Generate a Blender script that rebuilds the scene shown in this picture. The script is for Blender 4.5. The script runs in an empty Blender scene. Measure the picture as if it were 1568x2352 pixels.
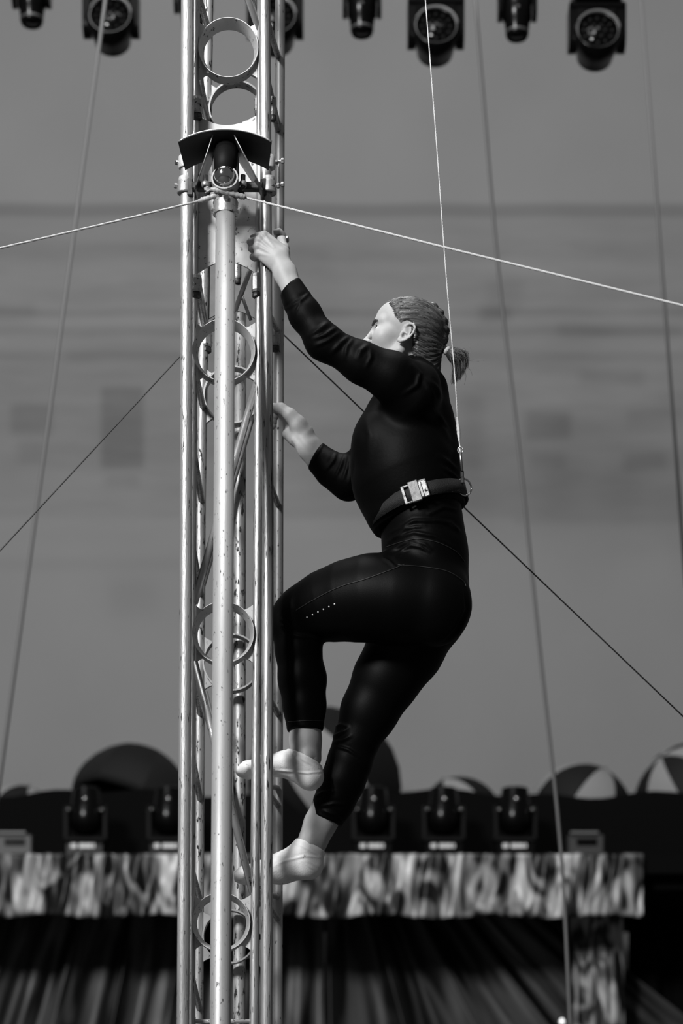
import bpy, math, random
import numpy as np
from mathutils import Vector, Matrix
random.seed(7); np.random.seed(7)

# ------------------------------------------------------------------ camera, world, lights, exposure
F_PX, CX, HORIZON, CAM_Z = 5100.0, 784.0, 2750.0, 1.6
scene = bpy.context.scene
C = scene.collection
cam_d = bpy.data.cameras.new('camera'); cam = bpy.data.objects.new('camera', cam_d); C.objects.link(cam)
cam.location = (0, 0, CAM_Z); cam.rotation_euler = (math.pi/2, 0, 0)
cam_d.sensor_fit = 'VERTICAL'; cam_d.sensor_height = 36.0
cam_d.lens = 36.0*F_PX/2352.0
cam_d.shift_y = (HORIZON-1176.0)/2352.0
cam_d.clip_start = 0.1; cam_d.clip_end = 200
cam_d.dof.use_dof = True; cam_d.dof.focus_distance = 5.97
cam_d.dof.aperture_fstop = cam_d.lens/30.0
scene.camera = cam
scene.view_settings.view_transform = 'Standard'; scene.view_settings.look = 'None'
scene.view_settings.gamma = 1.0; scene.view_settings.use_curve_mapping = False
scene.view_settings.exposure = 0.0

w = bpy.data.worlds.new('tent_daylight'); scene.world = w; w.use_nodes = True
w.node_tree.nodes['Background'].inputs[0].default_value = (1, 1, 1, 1)
w.node_tree.nodes['Background'].inputs[1].default_value = 0.075

def area(name, loc, target, power, size, spread=180):
    d = bpy.data.lights.new(name, 'AREA'); d.shape = 'DISK'; d.size = size; d.energy = power
    d.spread = math.radians(spread)
    o = bpy.data.objects.new(name, d); C.objects.link(o); o.location = loc
    o.rotation_euler = (Vector(target)-Vector(loc)).to_track_quat('-Z', 'Y').to_euler()
    return o
area('key_light', (-6.5, -4.5, 9.4), (0, 8, 3.8), 2450, 2.6)
area('cupola_light', (-1.5, 6.0, 13.0), (0, 7.0, 0), 700, 4.0)
area('backdrop_wash', (0.0, 9.5, 13.0), (0, 16.5, 5.5), 190, 5.0)  # added light that brightens the backdrop evenly
sp_d = bpy.data.lights.new('mast_spot', 'SPOT'); sp_d.energy = 1150; sp_d.spot_size = math.radians(17); sp_d.spot_blend = 0.9; sp_d.shadow_soft_size = 0.25
sp_o = bpy.data.objects.new('mast_spot', sp_d); C.objects.link(sp_o); sp_o.location = (-3.2, 1.6, 8.6)
sp_o.rotation_euler = (Vector((-0.30, 5.95, 5.0))-Vector(sp_o.location)).to_track_quat('-Z', 'Y').to_euler()

# ------------------------------------------------------------------ helpers
def P(x, y, Y):
    return np.array([(x-CX)*Y/F_PX, Y, CAM_Z+(HORIZON-y)*Y/F_PX])
def S(Y): return Y/F_PX            # metres per pixel at depth Y

def nodes_of(m):
    return m.node_tree.nodes, m.node_tree.links
def mat(name, col, rough=0.5, metal=0.0, spec=0.5, var=0.0, scale=20.0, stretch=(1, 1, 1), bump=0.0, bscale=60.0,
        scuff=0.0, scuff_scale=(60, 60, 8), scuff_col=0.02, coat=0.0):
    m = bpy.data.materials.new(name); m.use_nodes = True
    n, l = nodes_of(m); b = n['Principled BSDF']
    b.inputs['Base Color'].default_value = (col, col, col, 1)
    b.inputs['Roughness'].default_value = rough; b.inputs['Metallic'].default_value = metal
    b.inputs['Specular IOR Level'].default_value = spec
    b.inputs['Coat Weight'].default_value = coat
    if var > 0 or scuff > 0:
        tc = n.new('ShaderNodeTexCoord')
        mp = n.new('ShaderNodeMapping'); mp.inputs['Scale'].default_value = stretch
        l.new(tc.outputs['Object'], mp.inputs['Vector'])
        nz = n.new('ShaderNodeTexNoise'); nz.inputs['Scale'].default_value = scale; nz.inputs['Detail'].default_value = 5
        l.new(mp.outputs[0], nz.inputs['Vector'])
        rp = n.new('ShaderNodeValToRGB')
        lo, hi = col*(1-var), min(1, col*(1+var))
        rp.color_ramp.elements[0].position = 0.3; rp.color_ramp.elements[0].color = (lo, lo, lo, 1)
        rp.color_ramp.elements[1].position = 0.7; rp.color_ramp.elements[1].color = (hi, hi, hi, 1)
        l.new(nz.outputs['Fac'], rp.inputs[0]); out = rp.outputs[0]
        if scuff > 0:
            mp2 = n.new('ShaderNodeMapping'); mp2.inputs['Scale'].default_value = scuff_scale
            l.new(tc.outputs['Object'], mp2.inputs['Vector'])
            n2 = n.new('ShaderNodeTexNoise'); n2.inputs['Scale'].default_value = 1.0; n2.inputs['Detail'].default_value = 7; n2.inputs['Roughness'].default_value = 0.65
            l.new(mp2.outputs[0], n2.inputs['Vector'])
            r2 = n.new('ShaderNodeValToRGB'); r2.color_ramp.elements[0].position = 0.5+0.16*(1-scuff); r2.color_ramp.elements[1].position = 0.55+0.16*(1-scuff)
            l.new(n2.outputs['Fac'], r2.inputs[0])
            mx = n.new('ShaderNodeMix'); mx.data_type = 'RGBA'
            l.new(r2.outputs[0], mx.inputs[0]); l.new(out, mx.inputs[6]); mx.inputs[7].default_value = (scuff_col,)*3+(1,)
            out = mx.outputs[2]
            r3 = n.new('ShaderNodeMapRange'); r3.inputs['To Min'].default_value = rough; r3.inputs['To Max'].default_value = min(1, rough+0.35)
            l.new(r2.outputs[0], r3.inputs[0]); l.new(r3.outputs[0], b.inputs['Roughness'])
        l.new(out, b.inputs['Base Color'])
    if bump > 0:
        tc2 = n.new('ShaderNodeTexCoord'); mpb = n.new('ShaderNodeMapping'); mpb.inputs['Scale'].default_value = stretch
        l.new(tc2.outputs['Object'], mpb.inputs['Vector'])
        nb = n.new('ShaderNodeTexNoise'); nb.inputs['Scale'].default_value = bscale; nb.inputs['Detail'].default_value = 4
        l.new(mpb.outputs[0], nb.inputs['Vector'])
        bp = n.new('ShaderNodeBump'); bp.inputs['Strength'].default_value = bump; bp.inputs['Distance'].default_value = 0.004
        l.new(nb.outputs['Fac'], bp.inputs['Height']); l.new(bp.outputs[0], b.inputs['Normal'])
    return m

ROOT = {}
def mesh_data(name, v, f, smooth=True):
    me = bpy.data.meshes.new(name); me.from_pydata([tuple(map(float, p)) for p in v], [], [tuple(map(int, q)) for q in f])
    me.validate(); me.update()
    if smooth: me.polygons.foreach_set('use_smooth', [True]*len(me.polygons))
    return me
def thing(name, label, cat, loc=(0, 0, 0), group=None):
    o = bpy.data.objects.new(name, None); C.objects.link(o); o.location = loc; o.empty_display_size = 0.1
    o['label'] = label; o['category'] = cat
    if group: o['group'] = group
    ROOT[o] = np.array(loc, float); return o
def add(name, vf, m, parent=None, smooth=True, sharp=None, local=False):
    v, f = vf
    v = np.asarray(v, float)
    off = np.zeros(3)
    if parent is not None and not local: off = ROOT[parent]
    me = mesh_data(name, v-off, f, smooth)
    if sharp is not None and smooth:
        me.set_sharp_from_angle(angle=math.radians(sharp))
    o = bpy.data.objects.new(name, me); C.objects.link(o); o.data.materials.append(m)
    if parent is not None: o.parent = parent
    ROOT[o] = off
    return o
def tag(o, label, cat, group=None):
    o['label'] = label; o['category'] = cat
    if group: o['group'] = group
    return o
def single(name, vf, m, label, cat, group=None, base=None, smooth=True, sharp=None):
    """one-mesh thing with its origin at its base"""
    v = np.asarray(vf[0], float)
    if base is None: base = np.array([v[:, 0].mean(), v[:, 1].mean(), v[:, 2].min()])
    o = add(name, (v-base, vf[1]), m, smooth=smooth, sharp=sharp); o.location = base
    ROOT[o] = np.array(base); return tag(o, label, cat, group)
def struct(name, vf, m, smooth=False):
    o = add(name, vf, m, smooth=smooth); o['kind'] = 'structure'; return o
def copy_tree(o, loc, label=None, rot=None):
    c = o.copy(); C.objects.link(c); c.location = loc; ROOT[c] = np.array(loc)
    if rot is not None: c.rotation_euler = rot
    if label: c['label'] = label
    for ch in o.children:
        k = ch.copy(); C.objects.link(k); k.parent = c
        for g in ch.children:
            d = g.copy(); C.objects.link(d); d.parent = k
    return c
def join(*vfs):
    V, Fs, n = [], [], 0
    for v, f in vfs:
        V.append(np.asarray(v, float)); Fs += [tuple(i+n for i in q) for q in f]; n += len(v)
    return np.concatenate(V), Fs
def frames(path):
    path = np.asarray(path, float); n = len(path)
    T = np.zeros_like(path)
    T[1:-1] = path[2:]-path[:-2]; T[0] = path[1]-path[0]; T[-1] = path[-1]-path[-2]
    T /= np.linalg.norm(T, axis=1)[:, None]+1e-12
    ref = np.array([0, 1.0, 0]) if abs(T[0][1]) < 0.9 else np.array([1.0, 0, 0])
    U = []; u = ref-np.dot(ref, T[0])*T[0]; u /= np.linalg.norm(u)
    for t in T:
        u = u-np.dot(u, t)*t; u /= np.linalg.norm(u)+1e-12; U.append(u.copy())
    U = np.array(U); return T, U, np.cross(T, U)
def tube(path, r, seg=16, caps=True, flat=1.0):
    path = np.asarray(path, float); n = len(path)
    r = np.broadcast_to(np.asarray(r, float), (n,))
    T, U, W = frames(path)
    a = np.linspace(0, 2*math.pi, seg, endpoint=False)
    v = path[:, None, :]+r[:, None, None]*(np.cos(a)[None, :, None]*U[:, None, :]*flat+np.sin(a)[None, :, None]*W[:, None, :])
    v = v.reshape(-1, 3); f = []
    for i in range(n-1):
        for j in range(seg):
            k = (j+1) % seg
            f.append((i*seg+j, i*seg+k, (i+1)*seg+k, (i+1)*seg+j))
    if caps:
        f.append(tuple(range(seg-1, -1, -1))); f.append(tuple((n-1)*seg+j for j in range(seg)))
    return v, f
def lathe(profile, seg=24, axis='Z', center=(0, 0, 0)):
    pr = np.asarray(profile, float); n = len(pr); a = np.linspace(0, 2*math.pi, seg, endpoint=False)
    x = pr[:, 0][:, None]*np.cos(a); y = pr[:, 0][:, None]*np.sin(a); z = np.repeat(pr[:, 1][:, None], seg, 1)
    v = np.stack([x, y, z], -1).reshape(-1, 3); f = []
    for i in range(n-1):
        for j in range(seg):
            k = (j+1) % seg; f.append((i*seg+j, i*seg+k, (i+1)*seg+k, (i+1)*seg+j))
    if not np.allclose(pr[0], pr[-1]):
        if pr[0, 0] > 1e-6: f.append(tuple(range(seg-1, -1, -1)))
        if pr[-1, 0] > 1e-6: f.append(tuple((n-1)*seg+j for j in range(seg)))
    if axis == 'Y': v = v[:, [0, 2, 1]]*np.array([1, 1, -1])
    if axis == 'X': v = v[:, [2, 1, 0]]*np.array([1, 1, -1])
    return v+np.asarray(center), f
def box(lo, hi, bev=0.0):
    lo = np.asarray(lo, float); hi = np.asarray(hi, float)
    if bev <= 0:
        v = np.array([[(lo, hi)[i][0], (lo, hi)[j][1], (lo, hi)[k][2]] for i in (0, 1) for j in (0, 1) for k in (0, 1)])
        return v, [(0, 1, 3, 2), (4, 6, 7, 5), (0, 4, 5, 1), (2, 3, 7, 6), (0, 2, 6, 4), (1, 5, 7, 3)]
    # chamfered box: octagon-ish prism in all directions (24 verts via convex hull)
    import bmesh
    bm = bmesh.new()
    for i in (0, 1):
        for j in (0, 1):
            for k in (0, 1):
                c = np.array([(lo, hi)[i][0], (lo, hi)[j][1], (lo, hi)[k][2]]); s = np.array([1-2*i, 1-2*j, 1-2*k])*bev
                for d in range(3):
                    q = c+s; q[d] = c[d]; bm.verts.new(q)
    bmesh.ops.convex_hull(bm, input=bm.verts[:])
    bm.verts.ensure_lookup_table(); bm.verts.index_update()
    v = np.array([x.co[:] for x in bm.verts]); f = [tuple(q.index for q in fa.verts) for fa in bm.faces]; bm.free()
    return v, f
def rotate(vf, R, c=(0, 0, 0)):
    v = np.asarray(vf[0]); c = np.asarray(c); return (v-c) @ np.asarray(R).T+c, vf[1]
def shift(vf, d): return np.asarray(vf[0])+np.asarray(d), vf[1]
def align(vf, zdir, loc):
    z = Vector(zdir).normalized(); q = z.to_track_quat('Z', 'Y').to_matrix()
    return np.asarray(vf[0]) @ np.array(q).T+np.asarray(loc), vf[1]
def prism(poly, axis_vec, thick):
    """extrude a 3D planar polygon by axis_vec*thick"""
    p = np.asarray(poly, float); n = len(p); d = np.asarray(axis_vec, float)*thick
    v = np.concatenate([p, p+d]); f = [tuple(range(n-1, -1, -1)), tuple(range(n, 2*n))]
    for i in range(n):
        j = (i+1) % n; f.append((i, j, n+j, n+i))
    return v, f
def line_px(pts, Ys, n=2):
    """polyline through pixel points at the given depths"""
    return np.array([P(x, y, Y) for (x, y), Y in zip(pts, Ys)])
def interp(path, n):
    path = np.asarray(path, float); d = np.r_[0, np.cumsum(np.linalg.norm(np.diff(path, axis=0), axis=1))]
    t = np.linspace(0, d[-1], n); return np.stack([np.interp(t, d, path[:, i]) for i in range(3)], 1)
def spline(path, n):
    """Catmull-Rom through the points"""
    p = np.asarray(path, float); p = np.vstack([2*p[0]-p[1], p, 2*p[-1]-p[-2]]); out = []
    m = len(p)-3
    for t in np.linspace(0, m-1e-9, n):
        i = int(t); u = t-i; a, b, c, d = p[i:i+4]
        out.append(0.5*(2*b+(c-a)*u+(2*a-5*b+4*c-d)*u*u+(3*b-a-3*c+d)*u**3))
    return np.array(out)

# ------------------------------------------------------------------ materials
M = {}
M['steel'] = mat('galvanised_steel', 0.40, 0.42, 0.5, var=0.2, scale=6, stretch=(6, 6, 0.5), bump=0.25, bscale=60, scuff=0.42, scuff_scale=(150, 150, 22), scuff_col=0.04)
M['steel_worn'] = mat('worn_galvanised_steel', 0.42, 0.36, 0.65, var=0.35, scale=9, stretch=(8, 8, 0.5), bump=0.2, bscale=45, scuff=0.52, scuff_scale=(190, 190, 14), scuff_col=0.02)
M['steel_pale'] = mat('satin_aluminium', 0.37, 0.46, 0.35, var=0.10, scale=5, stretch=(4, 4, 0.6), bump=0.06, bscale=60, scuff=0.30, scuff_scale=(150, 150, 45), scuff_col=0.03)
M['steel_rear'] = mat('rear_chord_steel', 0.36, 0.42, 0.5, var=0.3, scale=6, stretch=(5, 5, 0.5), bump=0.2, scuff=0.62, scuff_scale=(90, 90, 30), scuff_col=0.02)
M['plate'] = mat('bright_plate_metal', 0.48, 0.55, 0.3, var=0.16, scale=16, bump=0.06, bscale=90, scuff=0.36, scuff_scale=(70, 70, 70), scuff_col=0.1)
M['brace'] = mat('brace_steel', 0.42, 0.36, 0.6, var=0.15, scale=12, bump=0.05, scuff=0.4, scuff_scale=(70, 70, 25))
M['iron'] = mat('dark_iron', 0.05, 0.45, 0.6, var=0.4, scale=40, bump=0.1)
M['cast'] = mat('cast_clamp_metal', 0.42, 0.42, 0.75, var=0.3, scale=25, bump=0.2, bscale=90, scuff=0.5, scuff_scale=(80, 80, 80))
M['chrome'] = mat('chrome', 0.72, 0.10, 1.0)
M['black_sheet'] = mat('black_painted_sheet', 0.022, 0.42, 0.0, var=0.5, scale=10, bump=0.04)
M['bare_edge'] = mat('bare_metal_edge', 0.75, 0.3, 0.9)
M['rope_pale'] = mat('pale_wire_rope', 0.42, 0.5, 0.2)
M['rope_dark'] = mat('dark_wire_rope', 0.03, 0.5, 0.3)
M['rope_grey'] = mat('grey_cable', 0.085, 0.6, 0.1)
M['tape'] = mat('taped_splice', 0.33, 0.6, 0.1, var=0.45, scale=60, bump=0.3, bscale=120)
M['tape_white'] = mat('white_taped_splice', 0.7, 0.6, 0.0, var=0.25, scale=70, bump=0.3, bscale=150)
M['skin'] = mat('skin', 0.37, 0.5, 0.0, spec=0.35, var=0.07, scale=45, bump=0.05, bscale=350)
n, l = nodes_of(M['skin']); n['Principled BSDF'].inputs['Subsurface Weight'].default_value = 0.12; n['Principled BSDF'].inputs['Subsurface Radius'].default_value = (0.006, 0.006, 0.006)
M['eye'] = mat('eye_white', 0.75, 0.12, 0.0, spec=0.6); M['iris'] = mat('dark_iris', 0.02, 0.1, 0.0, spec=0.6)
M['brow'] = mat('eyebrow_hair', 0.045, 0.6)
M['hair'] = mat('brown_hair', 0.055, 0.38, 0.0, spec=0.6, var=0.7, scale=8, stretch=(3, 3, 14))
M['hair_lit_tone'] = mat('lit_tone_brown_hair', 0.20, 0.42, 0.0, spec=0.5, var=0.5, scale=12)  # paler copy of the hair: light on the crown painted into the colour
M['hair_shade_tone'] = mat('shade_tone_brown_hair', 0.022, 0.4, 0.0, spec=0.5)  # darker copy: shade on nape and ponytail painted into the colour
M['shirt'] = mat('black_jersey', 0.0016, 0.55, 0.0, spec=0.065, bump=0.10, bscale=120)
M['leggings'] = mat('black_stretch_fabric', 0.0014, 0.5, 0.0, spec=0.075, bump=0.06, bscale=300)
M['seam'] = mat('seam_thread', 0.012, 0.5, 0.0, spec=0.4)
M['sock'] = mat('pale_cotton_sock', 0.74, 0.85, 0.0, spec=0.2, var=0.12, scale=30, bump=0.25, bscale=300, scuff=0.15, scuff_scale=(30, 30, 30), scuff_col=0.3)
M['webbing'] = mat('dark_webbing', 0.006, 0.7, 0.0, var=0.3, scale=200, bump=0.5, bscale=500)
M['elastic'] = mat('pale_elastic', 0.4, 0.5, 0.0, bump=0.2, bscale=300)
M['buckle'] = mat('brushed_buckle_steel', 0.30, 0.38, 0.8, var=0.3, scale=50, bump=0.05, bscale=150)
M['dot'] = mat('reflective_print', 0.6, 0.4, 0.2)
M['lamp_black'] = mat('black_lamp_housing', 0.002, 0.22, 0.0, spec=0.2)
M['lamp_grey'] = mat('grey_lamp_highlight', 0.07, 0.4, 0.3)  # grey that stands in for highlights on the black lamps
M['lamp_yoke'] = mat('charcoal_lamp_yoke', 0.003, 0.6, 0.0, spec=0.12)
M['lens'] = mat('dark_lens_glass', 0.002, 0.12, 0.0, spec=0.2)
M['led'] = mat('led_lens_cell', 0.003, 0.35, 0.0, spec=0.06)
M['sticker'] = mat('pale_panel_label', 0.6, 0.5, 0.0)
M['black_cloth'] = mat('black_molton_cloth', 0.0012, 0.9, 0.0, spec=0.1)
M['par_dark'] = mat('black_parasol_cloth', 0.005, 0.7, 0.0, spec=0.2)
M['par_char'] = mat('charcoal_parasol_cloth', 0.010, 0.7, 0.0, spec=0.2)
M['par_light'] = mat('pale_parasol_cloth', 0.22, 0.7, 0.0, spec=0.2)
M['wood_dark'] = mat('dark_deck', 0.003, 0.8, 0.0)
M['ground'] = mat('dark_ring_floor', 0.05, 0.9, 0.0, var=0.4, scale=3, bump=0.2)

def striped_cloth(name, lo, hi, sx, sz, dist):
    m = bpy.data.materials.new(name); m.use_nodes = True; n, l = nodes_of(m); b = n['Principled BSDF']
    tc = n.new('ShaderNodeTexCoord'); mp = n.new('ShaderNodeMapping'); mp.inputs['Scale'].default_value = (sx, 1.0, sz)
    mp.inputs['Rotation'].default_value = (0, math.radians(28), 0)
    l.new(tc.outputs['Object'], mp.inputs['Vector'])
    nz = n.new('ShaderNodeTexNoise'); nz.inputs['Scale'].default_value = 1.0; nz.inputs['Detail'].default_value = 1.4; nz.inputs['Distortion'].default_value = dist
    l.new(mp.outputs[0], nz.inputs['Vector'])
    rp = n.new('ShaderNodeValToRGB'); e = rp.color_ramp.elements
    e[0].position = 0.455; e[0].color = (lo,)*3+(1,); e[1].position = 0.63; e[1].color = (hi,)*3+(1,)
    k = e.new(0.50); k.color = ((lo+hi)*0.24,)*3+(1,)
    l.new(nz.outputs['Fac'], rp.inputs[0]); l.new(rp.outputs[0], b.inputs['Base Color'])
    b.inputs['Roughness'].default_value = 0.42; b.inputs['Specular IOR Level'].default_value = 0.4; b.inputs['Metallic'].default_value = 0.15
    return m
M['valance'] = striped_cloth('streaked_satin_valance', 0.005, 0.40, 7.5, 3.0, 1.3)
M['curtain'] = striped_cloth('streaked_satin_curtain', 0.005, 0.085, 8, 1.0, 0.5)
def pleat_coords(m, sx, sz):
    n, l = nodes_of(m); at = n.new('ShaderNodeAttribute'); at.attribute_name = 'pleat'
    mp = [q for q in n if q.type == 'MAPPING'][0]; mp.inputs['Rotation'].default_value = (0, 0, 0); mp.inputs['Scale'].default_value = (sx, 1, sz)
    l.new(at.outputs['Vector'], mp.inputs['Vector'])
pleat_coords(M['curtain'], 10, 1.3)
M['column'] = striped_cloth('streaked_satin_column', 0.010, 0.40, 13, 4.5, 1.0)

def painted_backdrop():
    m = bpy.data.materials.new('painted_backdrop_cloth'); m.use_nodes = True; n, l = nodes_of(m); b = n['Principled BSDF']
    b.inputs['Roughness'].default_value = 0.9; b.inputs['Specular IOR Level'].default_value = 0.1
    tc = n.new('ShaderNodeTexCoord'); sep = n.new('ShaderNodeSeparateXYZ'); l.new(tc.outputs['Object'], sep.inputs[0])
    def math_(op, a, bb=None, c=None):
        q = n.new('ShaderNodeMath'); q.operation = op
        for i, v in enumerate((a, bb, c)):
            if v is None: continue
            if isinstance(v, (int, float)): q.inputs[i].default_value = v
            else: l.new(v, q.inputs[i])
        return q.outputs[0]
    def smooth(v, a, c):
        q = n.new('ShaderNodeMapRange'); q.interpolation_type = 'SMOOTHSTEP'
        l.new(v, q.inputs[0]); q.inputs[1].default_value = a; q.inputs[2].default_value = c
        return q.outputs[0]
    YB = 16.5; s = YB/F_PX
    X, Z = sep.outputs[0], sep.outputs[2]
    # noise that makes the painted edges uneven
    nz = n.new('ShaderNodeTexNoise'); nz.inputs['Scale'].default_value = 1.1; nz.inputs['Detail'].default_value = 4
    l.new(tc.outputs['Object'], nz.inputs['Vector'])
    mp = n.new('ShaderNodeMapping'); mp.inputs['Scale'].default_value = (1.1, 1, 5.5); l.new(tc.outputs['Object'], mp.inputs['Vector'])
    n2 = n.new('ShaderNodeTexNoise'); n2.inputs['Scale'].default_value = 1.0; n2.inputs['Detail'].default_value = 3; l.new(mp.outputs[0], n2.inputs['Vector'])
    total = None
    def rect(x0, x1, y0, y1, depth, soft=18):
        nonlocal total
        a, c = (x0-CX)*s, (x1-CX)*s; zt, zb = CAM_Z+(HORIZON-y0)*s, CAM_Z+(HORIZON-y1)*s; q = soft*s
        mx = math_('MULTIPLY', smooth(X, a-q, a+q), math_('SUBTRACT', 1.0, smooth(X, c-q, c+q)))
        mz = math_('MULTIPLY', smooth(Z, zb-q, zb+q), math_('SUBTRACT', 1.0, smooth(Z, zt-q, zt+q)))
        v = math_('MULTIPLY', math_('MULTIPLY', mx, mz), depth*1.35)
        total = v if total is None else math_('ADD', total, v)
    W = (-900, 2500)
    rect(*W, 468, 498, 0.13, 8); rect(*W, 470, 1190, 0.075, 14)
    rect(*W, 562, 600, 0.06); rect(*W, 708, 728, 0.10, 9); rect(*W, 752, 772, 0.08, 9); rect(*W, 808, 830, 0.06, 9)
    rect(-60, 80, 700, 730, 0.08); rect(150, 420, 800, 830, 0.07); rect(1100, 1170, 700, 740, 0.14); rect(1280, 1568, 740, 772, 0.08)
    rect(1330, 1480, 850, 885, 0.10); rect(232, 330, 890, 1075, 0.17, 12); rect(240, 320, 1090, 1120, 0.10)
    rect(25, 120, 930, 1000, 0.13, 14); rect(40, 100, 1010, 1060, 0.08); rect(1205, 1310, 945, 1010, 0.14, 16)
    rect(1215, 1300, 1040, 1075, 0.10, 16); rect(1060, 1110, 900, 1080, 0.08, 20); rect(1440, 1568, 930, 990, 0.07); rect(1430, 1530, 1040, 1080, 0.11, 16)
    rect(1180, 1560, 1185, 1205, 0.05, 10); rect(-60, 420, 1280, 1310, 0.04, 14); rect(250, 360, 1330, 1410, 0.05, 30)
    rect(660, 760, 560, 640, 0.06, 30); rect(700, 820, 760, 790, 0.08, 14); rect(1120, 1200, 640, 720, 0.06, 20)
    v = math_('SUBTRACT', 1.0, total)
    v = math_('ADD', v, math_('MULTIPLY', math_('SUBTRACT', nz.outputs['Fac'], 0.5), 0.16))
    band = math_('MULTIPLY', smooth(Z, CAM_Z+(HORIZON-1350)*s, CAM_Z+(HORIZON-1050)*s), math_('SUBTRACT', 1.0, smooth(Z, CAM_Z+(HORIZON-560)*s, CAM_Z+(HORIZON-470)*s)))
    v = math_('ADD', v, math_('MULTIPLY', math_('MULTIPLY', math_('SUBTRACT', n2.outputs['Fac'], 0.5), 0.42), band))
    v = math_('MULTIPLY', v, 0.213)
    cb = n.new('ShaderNodeCombineColor')
    for i in range(3): l.new(v, cb.inputs[i])
    l.new(cb.outputs[0], b.inputs['Base Color'])
    return m
M['backdrop'] = painted_backdrop()

# ------------------------------------------------------------------ setting
struct('floor', box((-14, -8, -0.1), (14, 20, 0.0)), M['ground'])

def sheet(xs, zs, fn, thick=0.004):
    """cloth: grid of (x,z) with depth fn -> point; two sided with thickness"""
    nx, nz = len(xs), len(zs)
    v = np.array([fn(x, z) for z in zs for x in xs]); f = []
    for j in range(nz-1):
        for i in range(nx-1):
            a = j*nx+i; f.append((a, a+1, a+nx+1, a+nx))
    n0 = len(v); back = v+np.array([0, thick, 0]); v = np.concatenate([v, back])
    f2 = [tuple(i+n0 for i in q[::-1]) for q in f]; f += f2
    for i in range(nx-1):
        f.append((i+1, i, n0+i, n0+i+1)); a = (nz-1)*nx+i; f.append((a, a+1, n0+a+1, n0+a))
    for j in range(nz-1):
        a = j*nx; f.append((a, a+nx, n0+a+nx, n0+a)); a = j*nx+nx-1; f.append((a+nx, a, n0+a, n0+a+nx))
    return v, f

YB = 16.5
bd = sheet(np.linspace(-5, 5, 60), np.linspace(0.0, 12.0, 20), lambda x, z: (x, YB+0.012*math.sin(x*7)*math.sin(z*0.8+x), z))
o = single('painted_backdrop', bd, M['backdrop'], 'large grey backdrop cloth with faint painted palace windows behind everything', 'backdrop', base=np.array([0, 0, 0]))

# ---- balcony with its parts
DECK_Z = P(0, 1962, 13.8)[2]
bal = thing('balcony', 'black balcony stage carrying the lower lamps and parasols', 'balcony', (0, 14.5, 0))
add('deck', box((-4.6, 13.8, DECK_Z-0.12), (3.2, 16.2, DECK_Z)), M['black_cloth'], bal, smooth=False)
PAN_Z = P(0, 1822, 14.6)[2]
xs = np.linspace(-4.6, 3.2, 90)
prof = [(x, 14.6, PAN_Z+0.022*math.sin(x*3.1)+0.015*math.sin(x*9.7+1)) for x in xs]
poly = prof[::-1]+[(-4.6, 14.6, DECK_Z), (3.2, 14.6, DECK_Z)]
add('back_panel', prism([(p[0], p[1], p[2]) for p in poly], (0, 1, 0), 0.03), M['black_cloth'], bal, smooth=False)
for x in (-4.4, -2.6, 2.25, 3.0):
    add('support_post', box((x, 15.9, 0), (x+0.1, 16.0, DECK_Z-0.12)), M['wood_dark'], bal, smooth=False)
add('soffit', box((-4.6, 13.95, DECK_Z-0.20), (3.2, 16.2, DECK_Z-0.125)), M['black_cloth'], bal, smooth=False)

# ---- valance
vx0, vx1 = -4.4, (1475-CX)*13.76/F_PX
vz1, vz0 = P(0, 1962, 13.74)[2], P(0, 2106, 13.74)[2]
rp = np.random.RandomState(3); ph = rp.rand(8)*6.28
def val(x, z):
    t = (z-vz0)/(vz1-vz0)
    a = (1-t*0.55)
    xx = x+0.05*math.sin(6*x+ph[0])+(0.10*(1-t))
    y = 13.72+a*(0.026*math.sin(31*xx+ph[1])+0.016*math.sin(57*xx+ph[2]+2.2*t)+0.012*math.sin(22*x+7*t+ph[3]))
    return (x, y, z+0.012*math.sin(9*x+ph[4])*(1-t))
single('valance', sheet(np.linspace(vx0, vx1, 520), np.linspace(vz0, vz1, 22), val), M['valance'],
       'long shiny streaked fabric valance hanging along the balcony edge', 'valance')
hem = [val(x, vz0) for x in np.linspace(vx0, vx1, 300)]

# ---- curtains under the balcony, pleats fanning outwards
def curtain(name, x0, x1, Yc, fan, label, freq, seed):
    r = np.random.RandomState(seed); q = r.rand(6)*6.28
    ztop, zbot = DECK_Z-0.2, 0.02
    xs, zs = np.linspace(x0, x1, 260), np.r_[np.linspace(zbot, 2.0, 6)[:-1], np.linspace(2.0, ztop, 16)]
    def fn(u, z):
        t = min(0.42, (ztop-z)/(ztop-zbot))
        x = u+fan*t*(u+0.11)
        f = freq*u+0.8*math.sin(2.1*u+q[3])
        y = Yc+0.055*abs(math.sin(f+q[0]))**0.7*1.4-0.04+0.022*math.sin(freq*2.7*u+q[1])+0.012*math.sin(freq*4.1*u+q[2]+3*t)
        return (x, y, z)
    o = single(name, sheet(xs, zs, fn), M['curtain'], label, 'curtain', group='stage curtains under the balcony')
    uv = np.array([(u, 0, z) for z in zs for u in xs], np.float32); uv = np.concatenate([uv, uv])
    at = o.data.attributes.new('pleat', 'FLOAT_VECTOR', 'POINT'); at.data.foreach_set('vector', uv.ravel())
    return o
curtain('stage_curtain', -2.9, -0.115, 14.56, 0.55, 'dark pleated entrance curtain beneath the balcony, mostly behind the mast', 8.5, 1)
curtain('stage_curtain', -0.105, 1.30, 14.56, 3.2, 'dark pleated entrance curtain beneath the balcony, below the bare-ankled climber', 10, 5)

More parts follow.
